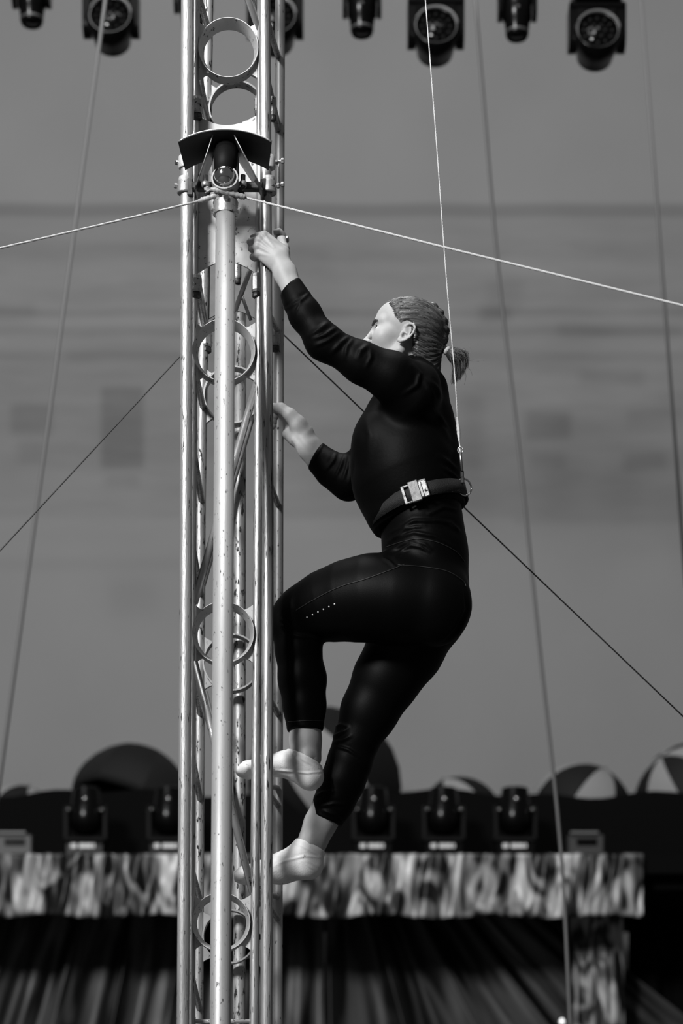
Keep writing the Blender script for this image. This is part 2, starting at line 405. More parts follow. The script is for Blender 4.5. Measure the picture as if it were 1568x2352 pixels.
# ---- wrapped column
cx0, cx1 = (1318-CX)*14.2/F_PX, (1432-CX)*14.2/F_PX
def coln(seg=90):
    v, f = [], []; zs = np.linspace(0.0, DECK_Z-0.21, 30); cxm, rr = (cx0+cx1)/2, (cx1-cx0)/2
    for z in zs:
        for k in range(seg):
            a = 2*math.pi*k/seg; e = 0.6; ca, sa = math.cos(a), math.sin(a)
            sq = (abs(ca)**3+abs(sa)**3)**(-1/3); r = rr*sq*(1+0.05*math.sin(14*a+0.6*z)+0.03*math.sin(23*a))
            v.append((cxm+r*ca+0.03*(3.3-z)*0.6, 14.35+r*sa, z))
    for i in range(len(zs)-1):
        for k in range(seg):
            b = (k+1) % seg; f.append((i*seg+k, i*seg+b, (i+1)*seg+b, (i+1)*seg+k))
    f.append(tuple(range(seg-1, -1, -1))); f.append(tuple((len(zs)-1)*seg+k for k in range(seg)))
    return np.array(v), f
single('wrapped_column', coln(), M['column'], 'column wrapped in streaked satin beside the dark entrance curtain', 'column')
wing = sheet(np.linspace((1455-CX)*14.5/F_PX, 3.3, 60), np.linspace(0.02, DECK_Z-0.21, 10), lambda x, z: (x, 14.72+0.05*math.sin(21*x)+0.03*math.sin(47*x+1), z))
single('wing_drape', wing, M['black_cloth'], 'black side drape next to the wrapped column', 'drape')

# ------------------------------------------------------------------ parasols on the balcony
def parasol(px, py, Y, Rpx, axis, label, mats, spin=0.0, flat=0.97, edge=None, wrap=104):
    c = P(px, py, Y); R = Rpx*S(Y)
    root = thing('parasol', label, 'parasol', tuple(c), 'open parasols on the balcony')
    z = Vector(axis).normalized(); q = np.array(z.to_track_quat('Z', 'Y').to_matrix())
    ng, nt, ns = 8, 10, 7
    if edge is not None:                       # first panel starts at this direction and turns towards the front of house
        e_ = q.T @ np.asarray(edge, float); n_ = q.T @ np.array([0, -1.0, 0]); spin = math.atan2(e_[1], e_[0])
        if e_[0]*n_[1]-e_[1]*n_[0] < 0: spin -= 2*math.pi/ng
    for g in range(ng):
        v, f = [], []
        for th in (0.0, 0.006):
            for i in range(nt+1):
                t = i/nt*math.radians(wrap)
                for j in range(ns+1):
                    u = j/ns; a = spin+2*math.pi*(g+u)/ng
                    sc = 1-0.05*math.sin(math.pi*u)*(i/nt)          # cloth sags between ribs
                    r = (R-th)*math.sin(t)*sc; v.append((r*math.cos(a), r*math.sin(a), (R-th)*math.cos(t)*flat))
        m = (nt+1)*(ns+1)
        for i in range(nt):
            for j in range(ns):
                a = i*(ns+1)+j; qd = (a, a+ns+1, a+ns+2, a+1); f.append(qd); f.append(tuple(k+m for k in qd[::-1]))
        for j in range(ns):
            a = nt*(ns+1)+j; f.append((a, a+m, a+m+1, a+1))
        add('canopy_panel', (np.array(v) @ q.T, f), mats[g % len(mats)], root, local=True)
    top = np.array([[0, 0, -R*0.9], [0, 0, R*flat+0.0]]) @ q.T
    add('shaft', tube(top, 0.008, 8), M['iron'], root, local=True)
    add('ferrule', tube(np.array([[0, 0, R*flat-0.004], [0, 0, R*flat+0.012]]) @ q.T, [0.011, 0.004], 8), M['iron'], root, local=True)
    return root
D_, L_, K_ = M['par_dark'], M['par_light'], M['par_char']
parasol(300, 1846, 15.05, 140, (0.35, 0.35, 0.88), 'all-black open parasol beside the mast, left of it', [D_, K_], spin=0.3)
parasol(742, 1808, 15.05, 186, (-0.58, -0.10, 0.80), 'biggest parasol, behind the climber\'s lower leg, black and pale panels', [L_, D_], edge=(0.80, 0.42, 0.58), wrap=140)
parasol(1052, 1884, 15.05, 102, (-0.35, -0.2, 0.9), 'low parasol behind the middle lamp of the right-hand three', [L_, D_], spin=0.9)
parasol(1330, 1876, 15.05, 126, (0.46, -0.22, 0.86), 'black and pale parasol above the flood lamp box', [D_, L_], spin=math.radians(-90-38))
parasol(1592, 1842, 15.05, 138, (-0.60, -0.36, 0.71), 'black and pale parasol cut off at the right edge of the picture', [D_, L_], spin=math.radians(-45))
parasol(40, 1898, 15.05, 98, (0.3, -0.1, 0.95), 'nearly hidden parasol at the far left behind the black panel', [L_, D_], spin=0.5)

# ------------------------------------------------------------------ moving lamps
def arm_plate(x, w, z0, z1, d, top_round=True):
    pts = []
    for k in range(9):
        a = math.pi*k/8; pts.append((x, d*math.cos(a), z0-d*0.0+(-d*math.sin(a) if not top_round else d*math.sin(a))))
    return pts
def yoke_arm(x, w, zbase, zend, d):
    """flat arm between x and x+w, from zbase to rounded end at zend"""
    s = 1 if zend > zbase else -1; pts = [(x, -d, zbase), (x, -d, zend-s*d)]
    for k in range(1, 8): a = math.pi*k/8; pts.append((x, -d*math.cos(a), zend-s*d+s*d*math.sin(a)))
    pts += [(x, d, zend-s*d), (x, d, zbase)]
    return prism(pts, (1, 0, 0), w)
Rx = lambda a: np.array([[1, 0, 0], [0, math.cos(a), -math.sin(a)], [0, math.sin(a), math.cos(a)]])
def wash_lamp(loc, label):
    r = thing('wash_lamp', label, 'stage lamp', loc, 'lamps hanging from the lighting bar')
    add('base', box((-0.155, -0.12, -0.12), (0.155, 0.12, 0.0), 0.015), M['lamp_black'], r, local=True, smooth=False)
    add('clamp', box((-0.03, -0.03, 0.0), (0.03, 0.03, 0.128), 0.008), M['lamp_black'], r, local=True, smooth=False)
    y = add('yoke', box((-0.178, -0.09, -0.165), (0.178, 0.09, -0.122), 0.012), M['lamp_black'], r, local=True, smooth=False)
    for sx in (-0.178, 0.128):
        add('yoke_arm', yoke_arm(sx, 0.05, -0.14, -0.405, 0.075), M['lamp_black'], y, local=True, smooth=False)
    til = math.radians(-14); c = np.array([0, 0, -0.345]); R = Rx(til)
    h = rotate(lathe([(0.0, 0.15), (0.07, 0.145), (0.115, 0.11), (0.128, 0.03), (0.145, -0.02), (0.150, -0.10), (0.140, -0.115), (0.130, -0.112), (0.125, -0.09), (0.0, -0.09)], 36, 'Y', c), R, c)
    # lathe axis Y: +z of profile -> +Y, so the mouth (negative) faces the camera
    hd = add('head', h, M['lamp_black'], r, local=True, sharp=40)
    add('bezel', rotate(lathe([(0.116, -0.100), (0.139, -0.118), (0.139, -0.122), (0.116, -0.116), (0.116, -0.100)], 36, 'Y', c), R, c), M['lamp_black'], hd, local=True)
    arc = [c+np.array([0.136*math.cos(a), -0.118, 0.136*math.sin(a)]) for a in np.linspace(math.radians(5), math.radians(158), 22)]
    add('rim_glint', rotate(tube(arc, [0.004+0.009*math.sin(math.pi*i/21) for i in range(22)], 8), R, c), M['lamp_grey'], hd, local=True)  # grey crescent painting the light caught by the upper bezel
    add('lens', rotate(lathe([(0.0, -0.106), (0.117, -0.104), (0.117, -0.100), (0.0, -0.100)], 36, 'Y', c), R, c), M['lens'], hd, local=True)
    cells = [(0, 0)]+[(0.045*math.cos(k*math.pi/3), 0.045*math.sin(k*math.pi/3)) for k in range(6)]+[(0.09*math.cos(k*math.pi/6), 0.09*math.sin(k*math.pi/6)) for k in range(12)]
    for (a, b) in cells:
        add('led_cell', rotate(shift(lathe([(0.0, -0.116), (0.010, -0.114), (0.017, -0.107), (0.017, -0.103)], 8, 'Y', c), (a, 0, b)), R, c), M['led'], hd, local=True)
    return r
def spot_lamp(loc, label):
    r = thing('spot_lamp', label, 'stage lamp', loc, 'lamps hanging from the lighting bar')
    add('base', box((-0.12, -0.11, -0.10), (0.12, 0.11, 0.0), 0.012), M['lamp_black'], r, local=True, smooth=False)
    add('clamp', box((-0.03, -0.03, 0.0), (0.03, 0.03, 0.075), 0.008), M['lamp_black'], r, local=True, smooth=False)
    y = add('yoke', box((-0.122, -0.08, -0.135), (0.122, 0.08, -0.10), 0.012), M['lamp_black'], r, local=True, smooth=False)
    for sx in (-0.122, 0.094):
        add('yoke_arm', yoke_arm(sx, 0.028, -0.12, -0.275, 0.06), M['lamp_black'], y, local=True, smooth=False)
    h = lathe([(0.0, -0.15), (0.088, -0.15), (0.092, -0.17), (0.092, -0.262), (0.080, -0.285), (0.072, -0.355), (0.068, -0.372), (0.060, -0.38), (0.055, -0.365), (0.0, -0.362)], 28)
    hd = add('head', (h[0], [q[::-1] for q in h[1]]), M['lamp_black'], r, local=True, sharp=40)
    add('front_ring', lathe([(0.0725, -0.336), (0.0745, -0.346), (0.073, -0.356)], 28), M['lamp_grey'], hd, local=True)  # grey band standing in for the highlight strip near the mouth
    add('glint_knob', lathe([(0.0, -0.106), (0.012, -0.10), (0.014, -0.09)], 12, 'Y', (0, 0, -0.232)), M['lamp_grey'], hd, local=True)  # small grey dot added in place of a reflection on the housing
    add('lens', lathe([(0.0, -0.374), (0.04, -0.372), (0.058, -0.364)], 20), M['lens'], hd, local=True)
    return r
LY = 11.0; LK = LY/14.0
def lamp_at(px, bottom_y, drop):
    Y = LY-0.00013*(px-784); p = P(px, bottom_y, Y); return (p[0], p[1], p[2]+drop*LK)
wl = {}
W_DROP, S_DROP = 0.345+0.155, 0.38
w0 = wash_lamp(lamp_at(256, 122, W_DROP), 'round-headed wash lamp hanging left of the mast, crossed by a slack cable'); w0.scale = (LK,)*3
copy_tree(w0, lamp_at(632, 124, W_DROP), 'round-headed wash lamp half hidden behind the top of the mast')
copy_tree(w0, lamp_at(1000, 147, W_DROP), 'round-headed wash lamp crossed by the climber\'s pale safety rope')
copy_tree(w0, lamp_at(1369, 157, W_DROP), 'round-headed wash lamp nearest the right edge of the picture')
s0 = spot_lamp(lamp_at(73, 57, S_DROP), 'slim spot lamp hanging in the far left corner'); s0.scale = (LK,)*3
copy_tree(s0, lamp_at(444, 68, S_DROP), 'slim spot lamp almost hidden behind the mast\'s left pole')
copy_tree(s0, lamp_at(831, 80, S_DROP), 'slim spot lamp hanging between mast and safety rope')
copy_tree(s0, lamp_at(1187, 88, S_DROP), 'slim spot lamp between the two rightmost round wash lamps')
pa, pb_ = np.array(lamp_at(73, 57, S_DROP)), np.array(lamp_at(1187, 88, S_DROP)); up_ = np.array([0, 0, 0.075*LK+0.026]); dr = (pb_-pa)/(pb_-pa)[0]
single('lighting_bar', tube(np.array([pa+up_-dr*2.4, pb_+up_+dr*2.8]), 0.024, 14), M['iron'], 'steel lighting bar above the picture carrying the hanging lamps', 'pipe')

def floor_lamp(loc, label):
    """moving lamp standing on the deck, beam upwards"""
    r = thing('moving_lamp', label, 'stage lamp', loc, 'moving lamps standing on the balcony')
    b = add('base', box((-0.125, -0.11, 0.0), (0.125, 0.11, 0.105), 0.012), M['lamp_black'], r, local=True, smooth=False)
    for (x0, x1) in ((-0.085, -0.050), (-0.032, 0.006), (0.008, 0.046), (0.052, 0.066)):
        add('panel_label', box((x0, -0.114, 0.068), (x1, -0.108, 0.096)), M['sticker'], b, local=True, smooth=False)
    y = add('yoke', box((-0.132, -0.07, 0.110), (0.132, 0.07, 0.150), 0.014), M['lamp_yoke'], r, local=True, smooth=False)
    for sx in (-0.135, 0.112):
        add('yoke_arm', yoke_arm(sx, 0.023, 0.13, 0.355, 0.055), M['lamp_yoke'], y, local=True, smooth=False)
    for sx in (-0.105, 0.105):
        add('pivot_knob', lathe([(0.0, -0.092), (0.011, -0.088), (0.014, -0.075), (0.014, -0.06)], 12, 'Y', (sx*1.0, 0, 0.315)), M['chrome'], y, local=True)
    h = lathe([(0.0, 0.165), (0.06, 0.172), (0.098, 0.205), (0.112, 0.255), (0.112, 0.30), (0.098, 0.36), (0.086, 0.44), (0.083, 0.462), (0.075, 0.466), (0.072, 0.45), (0.0, 0.448)], 32)
    hd = add('head', h, M['lamp_black'], r, local=True, sharp=40)
    add('lens', lathe([(0.0, 0.460), (0.05, 0.456), (0.072, 0.451)], 24), M['lens'], hd, local=True)
    add('highlight_knob', lathe([(0.0, -0.113), (0.013, -0.110), (0.018, -0.100), (0.018, -0.085)], 14, 'Y', (0, 0, 0.378)), M['chrome'], hd, local=True)  # added chrome knob standing in for the barrel's highlight
    return r
def fl(px): return ((px-CX)*14.1/F_PX, 14.1, DECK_Z)
m0 = floor_lamp(fl(198), 'upright moving lamp in front of the all-black parasol')
copy_tree(m0, fl(388), 'upright moving lamp directly beside the mast\'s left pole')
copy_tree(m0, fl(857), 'upright moving lamp nearest the climber\'s far ankle')
copy_tree(m0, fl(1018), 'upright moving lamp in the middle of the three right of the mast')
copy_tree(m0, fl(1182), 'upright moving lamp nearest the hanging grey cable, rightmost of the standing ones')

def flood_box(px, label):
    x = (px-CX)*14.05/F_PX; r = thing('flood_lamp', label, 'stage lamp', (x, 14.05, DECK_Z), 'flood lamps at the balcony ends')
    c = add('casing', box((-0.115, -0.06, 0.02), (0.115, 0.06, 0.155), 0.01), mat('flood_casing', 0.02, 0.5), r, local=True, smooth=False)
    add('glass', box((-0.06, -0.066, 0.085), (0.07, -0.061, 0.125)), M['lens'], c, local=True, smooth=False)
    add('visor', box((-0.10, -0.085, 0.157), (0.075, -0.05, 0.170)), mat('flood_visor', 0.12, 0.5), r, local=True, smooth=False)
    for sx in (-0.122, 0.117): add('bracket', box((sx, -0.02, 0.0), (sx+0.006, 0.02, 0.11)), M['lamp_yoke'], r, local=True, smooth=False)
    return r
f0 = flood_box(1343, 'small box flood lamp beside the grey hanging cable')
copy_tree(f0, fl(38)[:1]+(14.05, DECK_Z), 'small box flood lamp at the far left end of the balcony')

# little bulb at the column foot line
bl = thing('bulb', 'tiny bright bulb at the bottom edge beside the wrapped column', 'bulb', tuple(P(1290, 2347, 13.6)))
bm_ = bpy.data.materials.new('lit_bulb'); bm_.use_nodes = True; bm_.node_tree.nodes['Principled BSDF'].inputs['Emission Color'].default_value = (1, 1, 1, 1); bm_.node_tree.nodes['Principled BSDF'].inputs['Emission Strength'].default_value = 1.2
pb = P(1290, 2347, 13.6)
add('globe', lathe([(0, -0.017), (0.011, -0.012), (0.016, 0.0), (0.012, 0.012), (0.006, 0.02), (0, 0.022)], 14), bm_, bl, local=True)
add('stand', tube([(0, 0, -pb[2]), (0, 0, -0.015)], [0.012, 0.008], 8), M['iron'], bl, local=True)

# ------------------------------------------------------------------ ropes and cables
def rope(name, pts, Ys, rad, m, label, cat, n=2, group=None, r_end=None):
    path = line_px(pts, Ys)
    if n > 2: path = spline(path, n)
    rr = rad if r_end is None else np.linspace(rad, r_end, len(path))
    return single(name, tube(path, rr, 10), m, label, cat, group, base=path[0])
G3 = 'slack cables hanging behind the mast'
rope('slack_cable', [(250, -60), (0, 1790), (-30, 2010)], [9.6, 9.6, 9.6], 0.009, M['rope_grey'], 'blurred grey cable running down the left side', 'cable', group=G3)
rope('slack_cable', [(1086, -60), (1142, 600), (1188, 1000), (1240, 1500), (1288, 1960), (1312, 2420)], [10]*6, 0.0085, M['rope_grey'], 'blurred grey cable passing in front of the valance', 'cable', n=30, group=G3)
rope('slack_cable', [(1467, -60), (1515, 560), (1575, 1350)], [10.5]*3, 0.0085, M['rope_grey'], 'blurred grey cable closest to the right edge', 'cable', group=G3)
rope('guy_wire', [(530, 690), (410, 822), (0, 1265), (-80, 1352)], [6.36, 6.37, 6.40, 6.41], 0.0020, M['rope_dark'], 'thin dark guy wire slanting down left from the mast', 'wire', group='dark guy wires')
rope('guy_wire', [(530, 654), (650, 768), (838, 948), (1062, 1162), (1640, 1714)], [6.38, 6.40, 6.44, 6.48, 6.58], 0.0021, M['rope_dark'], 'thin dark guy wire slanting down right behind the climber', 'wire', group='dark guy wires')

def twisted(path, R, strands=5, turns_per_m=70, nper=10):
    """laid wire rope: strands wound round the path"""
    L = np.linalg.norm(np.diff(np.asarray(path), axis=0), axis=1).sum(); n = int(L*turns_per_m*nper/ strands*1.0)
    p = interp(path, n); T, U, W = frames(p); out = []
    d = np.linspace(0, L, n)
    for s in range(strands):
        a = 2*math.pi*(d*turns_per_m/strands+s/strands)
        q = p+0.55*R*(np.cos(a)[:, None]*U+np.sin(a)[:, None]*W)
        out.append(tube(q, R*0.5, 5))
    return join(*out)
YW = 5.82
def tight_wire(pts, Ys, label):
    path = line_px(pts, Ys)
    r = thing('tightrope_wire', label, 'wire', tuple(path[0]), 'pale tightrope wires')
    return r, path
r1, p1 = tight_wire([(468, 459), (250, 512), (0, 570), (-90, 591)], [YW, 5.80, 5.78, 5.77], 'pale wire rope running left from the mast bracket')
add('rope', twisted(p1, 0.0027), M['rope_pale'], r1)
sp = spline(line_px([(455, 462), (472, 457), (495, 449), (516, 446)], [YW, YW-0.004, YW-0.008, YW-0.004]), 22)
def wrapped(path, r0, amp):
    n = len(path); return tube(path, [r0*(1+amp*math.sin(i*2.2))*(0.6+0.4*min(1, i/4)) for i in range(n)], 10)
add('taped_splice', wrapped(sp, 0.0068, 0.14), M['tape'], r1)
r2, p2 = tight_wire([(560, 453), (1000, 563), (1568, 702), (1660, 724)], [YW, 5.6, 5.32, 5.27], 'pale wire rope running right from the mast bracket over the climber')
add('rope', twisted(p2, 0.0028), M['rope_pale'], r2)
sp = spline(line_px([(484, 434), (505, 438), (535, 446), (562, 453)], [YW-0.018, YW-0.020, YW-0.014, YW-0.004]), 24)
add('taped_splice', wrapped(sp, 0.0072, 0.14), M['tape'], r2)
for k in range(7):
    a = line_px([(486+random.uniform(-2, 2), 434+random.uniform(-3, 3)), (472+random.uniform(-4, 4), 428+k*2.6)], [YW-0.018, YW-0.02+0.003*random.uniform(-1, 1)])
    add('frayed_strand', tube(a, 0.0012, 5), M['rope_pale'], r2)

# safety rope with hook
rope_path = line_px([(972, -60), (1000, 300), (1025, 640), (1044, 860), (1050, 962)], [5.90, 5.92, 5.94, 5.955, 5.96])
rs = thing('safety_rope', 'thin pale safety rope hooked to the climber\'s belt ring', 'rope', tuple(rope_path[-1]))
add('rope', twisted(spline(rope_path, 40), 0.0017, 4, 130), mat('pale_cord', 0.6, 0.6), rs)
tp = spline(line_px([(1049, 958), (1052, 985), (1054, 1010), (1056, 1030)], [5.96]*4), 26)
add('taped_splice', tube(tp, [0.0016+0.0034*math.sin(math.pi*min(1, (i+1)/20.0))*(1+0.12*math.sin(i*2.3)) for i in range(26)], 10), M['tape_white'], rs)
eye = [P(1057+6*math.cos(a), 1034+8*math.sin(a), 5.958) for a in np.linspace(0, 2*math.pi, 20)]
add('thimble_eye', tube(eye, 0.0016, 8), M['bare_edge'], rs)
hk = add('snap_hook', tube(line_px([(1056, 1031), (1058, 1055), (1061, 1082)], [5.955]*3), [0.0045, 0.0040, 0.0036], 10), mat('hook_steel', 0.3, 0.3, 0.9), rs)
add('swivel', box(P(1057, 1098, 5.962)-[0, 0.006, 0], P(1065, 1082, 5.962)+[0, 0.006, 0], 0.002), M['iron'], hk, smooth=False)
add('hook_jaw', box(P(1058, 1111, 5.962)-[0, 0.005, 0], P(1066, 1096, 5.962)+[0, 0.005, 0], 0.002), M['iron'], hk, smooth=False)

# ------------------------------------------------------------------ truss mast
YF, YR = 6.0, 6.33
mast = thing('truss_mast', 'tall lattice mast of steel tubes with round rings that the climber clings to', 'mast', (P(515, 1200, 6.15)[0], 6.15, 0))
def to_floor(pts, Y):
    """extend polyline of (x,y) from top of frame down to the floor"""
    top = P(*pts[0], Y); bot = P(*pts[-1], Y)
    prev = P(*pts[-2], Y); d = (bot-prev)/(bot-prev)[2]
    return d
def chord(pts, Y, dpx, m, root=mast, name='chord', floor=True, top=True):
    p = [P(x, y, Y) for x, y in pts]
    if top: d = (p[0]-p[1])/(p[0]-p[1])[2]; p = [p[0]+d*0.8]+p
    if floor: d = (p[-1]-p[-2])/(p[-1]-p[-2])[2]; p = p+[p[-1]-d*p[-1][2]]
    return add(name, tube(p, dpx/2*S(Y), 24), m, root)
chord([(449, 0), (441, 1200), (438, 2352)], YF, 20, M['steel'])
chord([(601, 0), (592, 1200), (583, 2352)], YF, 22, M['steel_worn'])
chord([(478, 0), (460, 1200), (455, 2352)], YR, 24, M['steel_rear'])
chord([(643, 0), (639, 1200), (637, 2352)], YR, 23, M['steel_pale'])
chord([(551, 690), (550, 1200), (549, 2352)], YR+0.05, 29, M['steel_rear'], top=False, name='rear_pole')

def ring(cx, cy, rpx, Yf, depth=0.044, wall=0.0125):
    c = P(cx, cy, Yf); R = rpx*S(Yf); r = R-wall
    prof = [(R-0.0016, 0), (R, 0), (R, depth), (r, depth), (r, depth*0.75), (R-0.0016, 0)]
    return lathe(prof, 48, 'Y', c-np.array([0, 0, 0])), c, R
def gusset(c, R, side, Y, xch, up):
    """flat fillet plate between ring and chord"""
    a0, a1 = (math.radians(10), math.radians(50))
    pts = []
    for a in np.linspace(a0, a1, 7):
        pts.append((c[0]+side*R*0.985*math.cos(a), Y, c[2]+up*R*0.985*math.sin(a)))
    e0 = np.array(pts[-1]); e2 = np.array((xch, Y, c[2]+up*R*1.12)); e1 = np.array((xch-side*0.16*abs(xch-e0[0])-side*0.004, Y, e0[2]+up*0.1*R))
    for t in np.linspace(0.2, 1, 5): pts.append(tuple((1-t)**2*e0+2*t*(1-t)*e1+t*t*e2))
    pts.append((xch, Y, c[2]+up*R*0.1))
    return prism(pts, (0, 1, 0), 0.012)
def chord_x(pts, y): return np.interp(y, [p[1] for p in pts], [p[0] for p in pts])
LB = [(449, 0), (441, 1200), (438, 2352)]; RF = [(601, 0), (592, 1200), (583, 2352)]
rings = [(524, 108, 69), (540, 195, 0), (514, 803, 72), (512, 1452, 71.5), (507, 2117, 67.5)]
for (cx, cy, rp_) in rings:
    if rp_ == 0: continue
    vf, c, R = ring(cx, cy, rp_, YF-0.022)
    rg = add('front_ring', vf, M['plate'], mast, sharp=40)
    for side, pts in ((-1, LB), (1, RF)):
        for up in (1, -1):
            add('gusset', gusset(c, R, side, YF-0.006, (chord_x(pts, cy)-CX)*S(YF), up), M['plate'], rg, smooth=False)
    # rear ring at the same height
    vf2 = lathe([(R*0.98-0.0045, 0), (R*0.98, 0), (R*0.98, 0.04), (R*0.98-0.0045, 0.04), (R*0.98-0.0045, 0)], 48, 'Y', (c[0]+0.006, YR-0.02, c[2]))
    rg = add('rear_ring', vf2, M['brace'], mast, sharp=40)
    c2 = np.array([c[0]+0.006, YR-0.005, c[2]])
    xl = (np.interp(c[2], [0, 1], [0, 0])+(chord_x([(478, 0), (460, 1200), (455, 2352)], cy)-CX)*S(YR))
    xr = xl+2*(c2[0]-xl)
    for side, xch in ((-1, xl), (1, xr)):
        for up in (1, -1): add('gusset', gusset(c2, R*0.98, side, YR-0.006, xch, up), M['brace'], rg, smooth=False)
def brace(a, Ya, b, Yb, d=17, m=None, name='diagonal_brace'):
    return add(name, tube([P(*a, Ya), P(*b, Yb)], d/2*S(YF), 16), m or M['brace'], mast)
# face diagonals
brace((452, -325), YF, (596, 70), YF, 17)
brace((453, -530), YF+0.03, (600, 60), YF+0.03, 12)
brace((598, 850), YF, (446, 1385), YF, 18)
brace((446, 1520), YF, (580, 2050), YF, 17)
brace((462, 1350), YR, (600, 880), YR, 18)
brace((470, 1590), YR, (588, 2080), YR, 16)
brace((448, 180), YF, (478, 285), YR, 15)
brace((600, 120), YF, (640, 290), YR, 12)
# side zigzags between front and rear chords
for (ya, yb) in ((-20, 70), (135, 275), (640, 748), (845, 935), (1040, 1150), (1265, 1365), (1535, 1640), (1745, 1835), (2005, 2065), (2250, 2315)):
    brace((chord_x(LB, ya)+3, ya), YF+0.012, (chord_x([(478, 0), (460, 1200), (455, 2352)], yb)+2, yb), YR-0.01, 15, M['steel_worn'], 'side_brace')
for (ya, yb) in ((20, 130), (150, 300), (690, 760), (1050, 1160), (1560, 1640), (1790, 1850), (2050, 2110)):
    brace((chord_x(RF, ya)+4, ya), YF+0.012, (638, yb), YR-0.01, 14, M['steel_worn'], 'side_brace')
# foot bars inside the lattice that carry the climber's feet
for (y, Ym) in ((1796, 6.09), (2046, 6.18)):
    brace((chord_x(RF, y), y), YF+0.01, (637, y+14), YR-0.01, 13, M['steel'], 'step_bar')
brace((438, 2346), YF, (584, 2346), YF, 11, M['plate'], 'rung')
# gusset plates of the joint, with arched cut-outs
def joint_plate(Y, m, xl, xr, yt, yb_, arch):
    pts = []
    for t in np.linspace(0, 1, 15): pts.append(P(xl+(xr-xl)*t, yb_-arch*math.sin(math.pi*t), Y))
    for t in np.linspace(1, 0, 15): pts.append(P(xl+(xr-xl)*t, yt+arch*0.8*math.sin(math.pi*t), Y))
    return prism(pts, (0, 1, 0), 0.006)
add('joint_plate', joint_plate(YF, M['plate'], 446, 594, 262, 632, 32), M['plate'], mast, smooth=False)
zt, zb_ = P(0, 262, YF)[2], P(0, 632, YF)[2]
yt2, yb2 = HORIZON-(zt-CAM_Z)/S(YR), HORIZON-(zb_-CAM_Z)/S(YR)
add('rear_joint_plate', joint_plate(YR, M['cast'], 464, 602, yt2, yb2, 30), mat('shade_toned_rear_plate', 0.10, 0.6, 0.3, var=0.2, scale=20), mast, smooth=False)  # the rear plate's shadow is painted in as a darker colour
brace((583, 596), YF+0.16, (540, 712), YF+0.2, 12); brace((556, 682), YF+0.18, (576, 736), YF+0.2, 8)
brace((452, 610), YF+0.02, (474, 735), YR-0.02, 8, M['bare_edge'])
def coupler(x, y0, y1, Y, w, m):
    h = [(w*0.5*0.86, 0), (w*0.5, 0.12), (w*0.5, 0.8), (w*0.5*0.86, 1.0)]
    z0, z1 = P(0, y1, Y)[2], P(0, y0, Y)[2]
    vf = lathe([(r*S(Y), z0+(z1-z0)*t) for r, t in h], 8, 'Z', (P(x, 0, Y)[0], Y, 0)); return vf
for (x, y0, y1, Y, w) in ((453, 224, 262, YF-0.012, 27), (597, 222, 262, YF+0.012, 28), (626, 224, 266, YF+0.10, 18), (451, 634, 672, YF-0.008, 26), (590, 630, 672, YF-0.004, 26), (473, 760, 798, YR, 30), (632, 755, 795, YR-0.02, 22), (545, 600, 640, YR, 16)):
    cp = add('coupler', coupler(x, y0, y1, Y, w, None), M['cast'], mast, smooth=False)
    add('coupler_collar', coupler(x, y1, y1+12, Y, w*0.84, None), M['iron'], cp, sharp=40)
def bolt(x, y, Y, rpx, axis, lng, m, parent, name='bolt'):
    R = rpx*S(Y); return add(name, align(lathe([(R*0.5, -lng), (R*0.5, 0), (R, 0), (R, R*0.9), (R*0.8, R*1.1), (0, R*1.1)], 6), axis, P(x, y, Y)), m, parent, smooth=False)
bolt(655, 550, YR, 7, (1, -0.2, 0), 0.03, M['cast'], mast)
add('hook_bracket', tube(line_px([(628, 534), (642, 530), (650, 538), (652, 575)], [YR-0.02]*4), 0.008, 10), M['plate'], mast)

# ------------------------------------------------------------------ wire support frame in front of the mast
fr = thing('wire_support_frame', 'three steel poles with hooded bracket and chrome ball standing before the mast', 'frame', (P(515, 1200, 5.9)[0], 5.8, 0))
YA = 5.93
chord([(430, 0), (427, 1200), (420, 2352)], YA, 29, M['steel'], fr, 'side_pole')
chord([(607, 0), (615, 1200), (611, 2352)], YA, 27, M['steel_worn'], fr, 'side_pole')
# narrow guide rods riding beside the poles
chord([(443, -10), (442, 300)], YA+0.02, 6, M['steel_worn'], fr, 'guide_rod', floor=False, top=True)
a, b = P(518, 470, 5.83), P(506, 2352, 5.46); d = (b-a)/(b-a)[2]
add('prop_pole', tube([a, b, b-d*b[2]], 22.8*S(5.83), 32), M['steel_pale'], fr)
# socket collar
zc = lambda y, Y: P(0, y, Y)[2]
sx = P(518, 0, 5.83)[0]; s_ = S(5.83)
sk = add('socket_collar', lathe([(23.5*s_, zc(494, 5.83)), (29*s_, zc(494, 5.83)), (30*s_, zc(488, 5.83)), (28*s_, zc(476, 5.83)), (29.5*s_, zc(466, 5.83)), (25*s_, zc(458, 5.83)), (0, zc(457, 5.83))], 28, 'Z', (sx, 5.83, 0)), M['cast'], fr, sharp=35)
bolt(519, 457, 5.80, 7, (0.1, -1, 0.4), 0.02, M['chrome'], sk)
for x in (489, 548): bolt(x, 481, 5.82, 4, (-1 if x < 500 else 1, -0.2, 0), 0.01, M['cast'], sk)
# cross bar
add('crossbar', box(P(440, 438, 5.89)-[0, 0.012, 0], P(604, 421, 5.89)+[0, 0.012, 0], 0.003), M['iron'], fr, smooth=False)
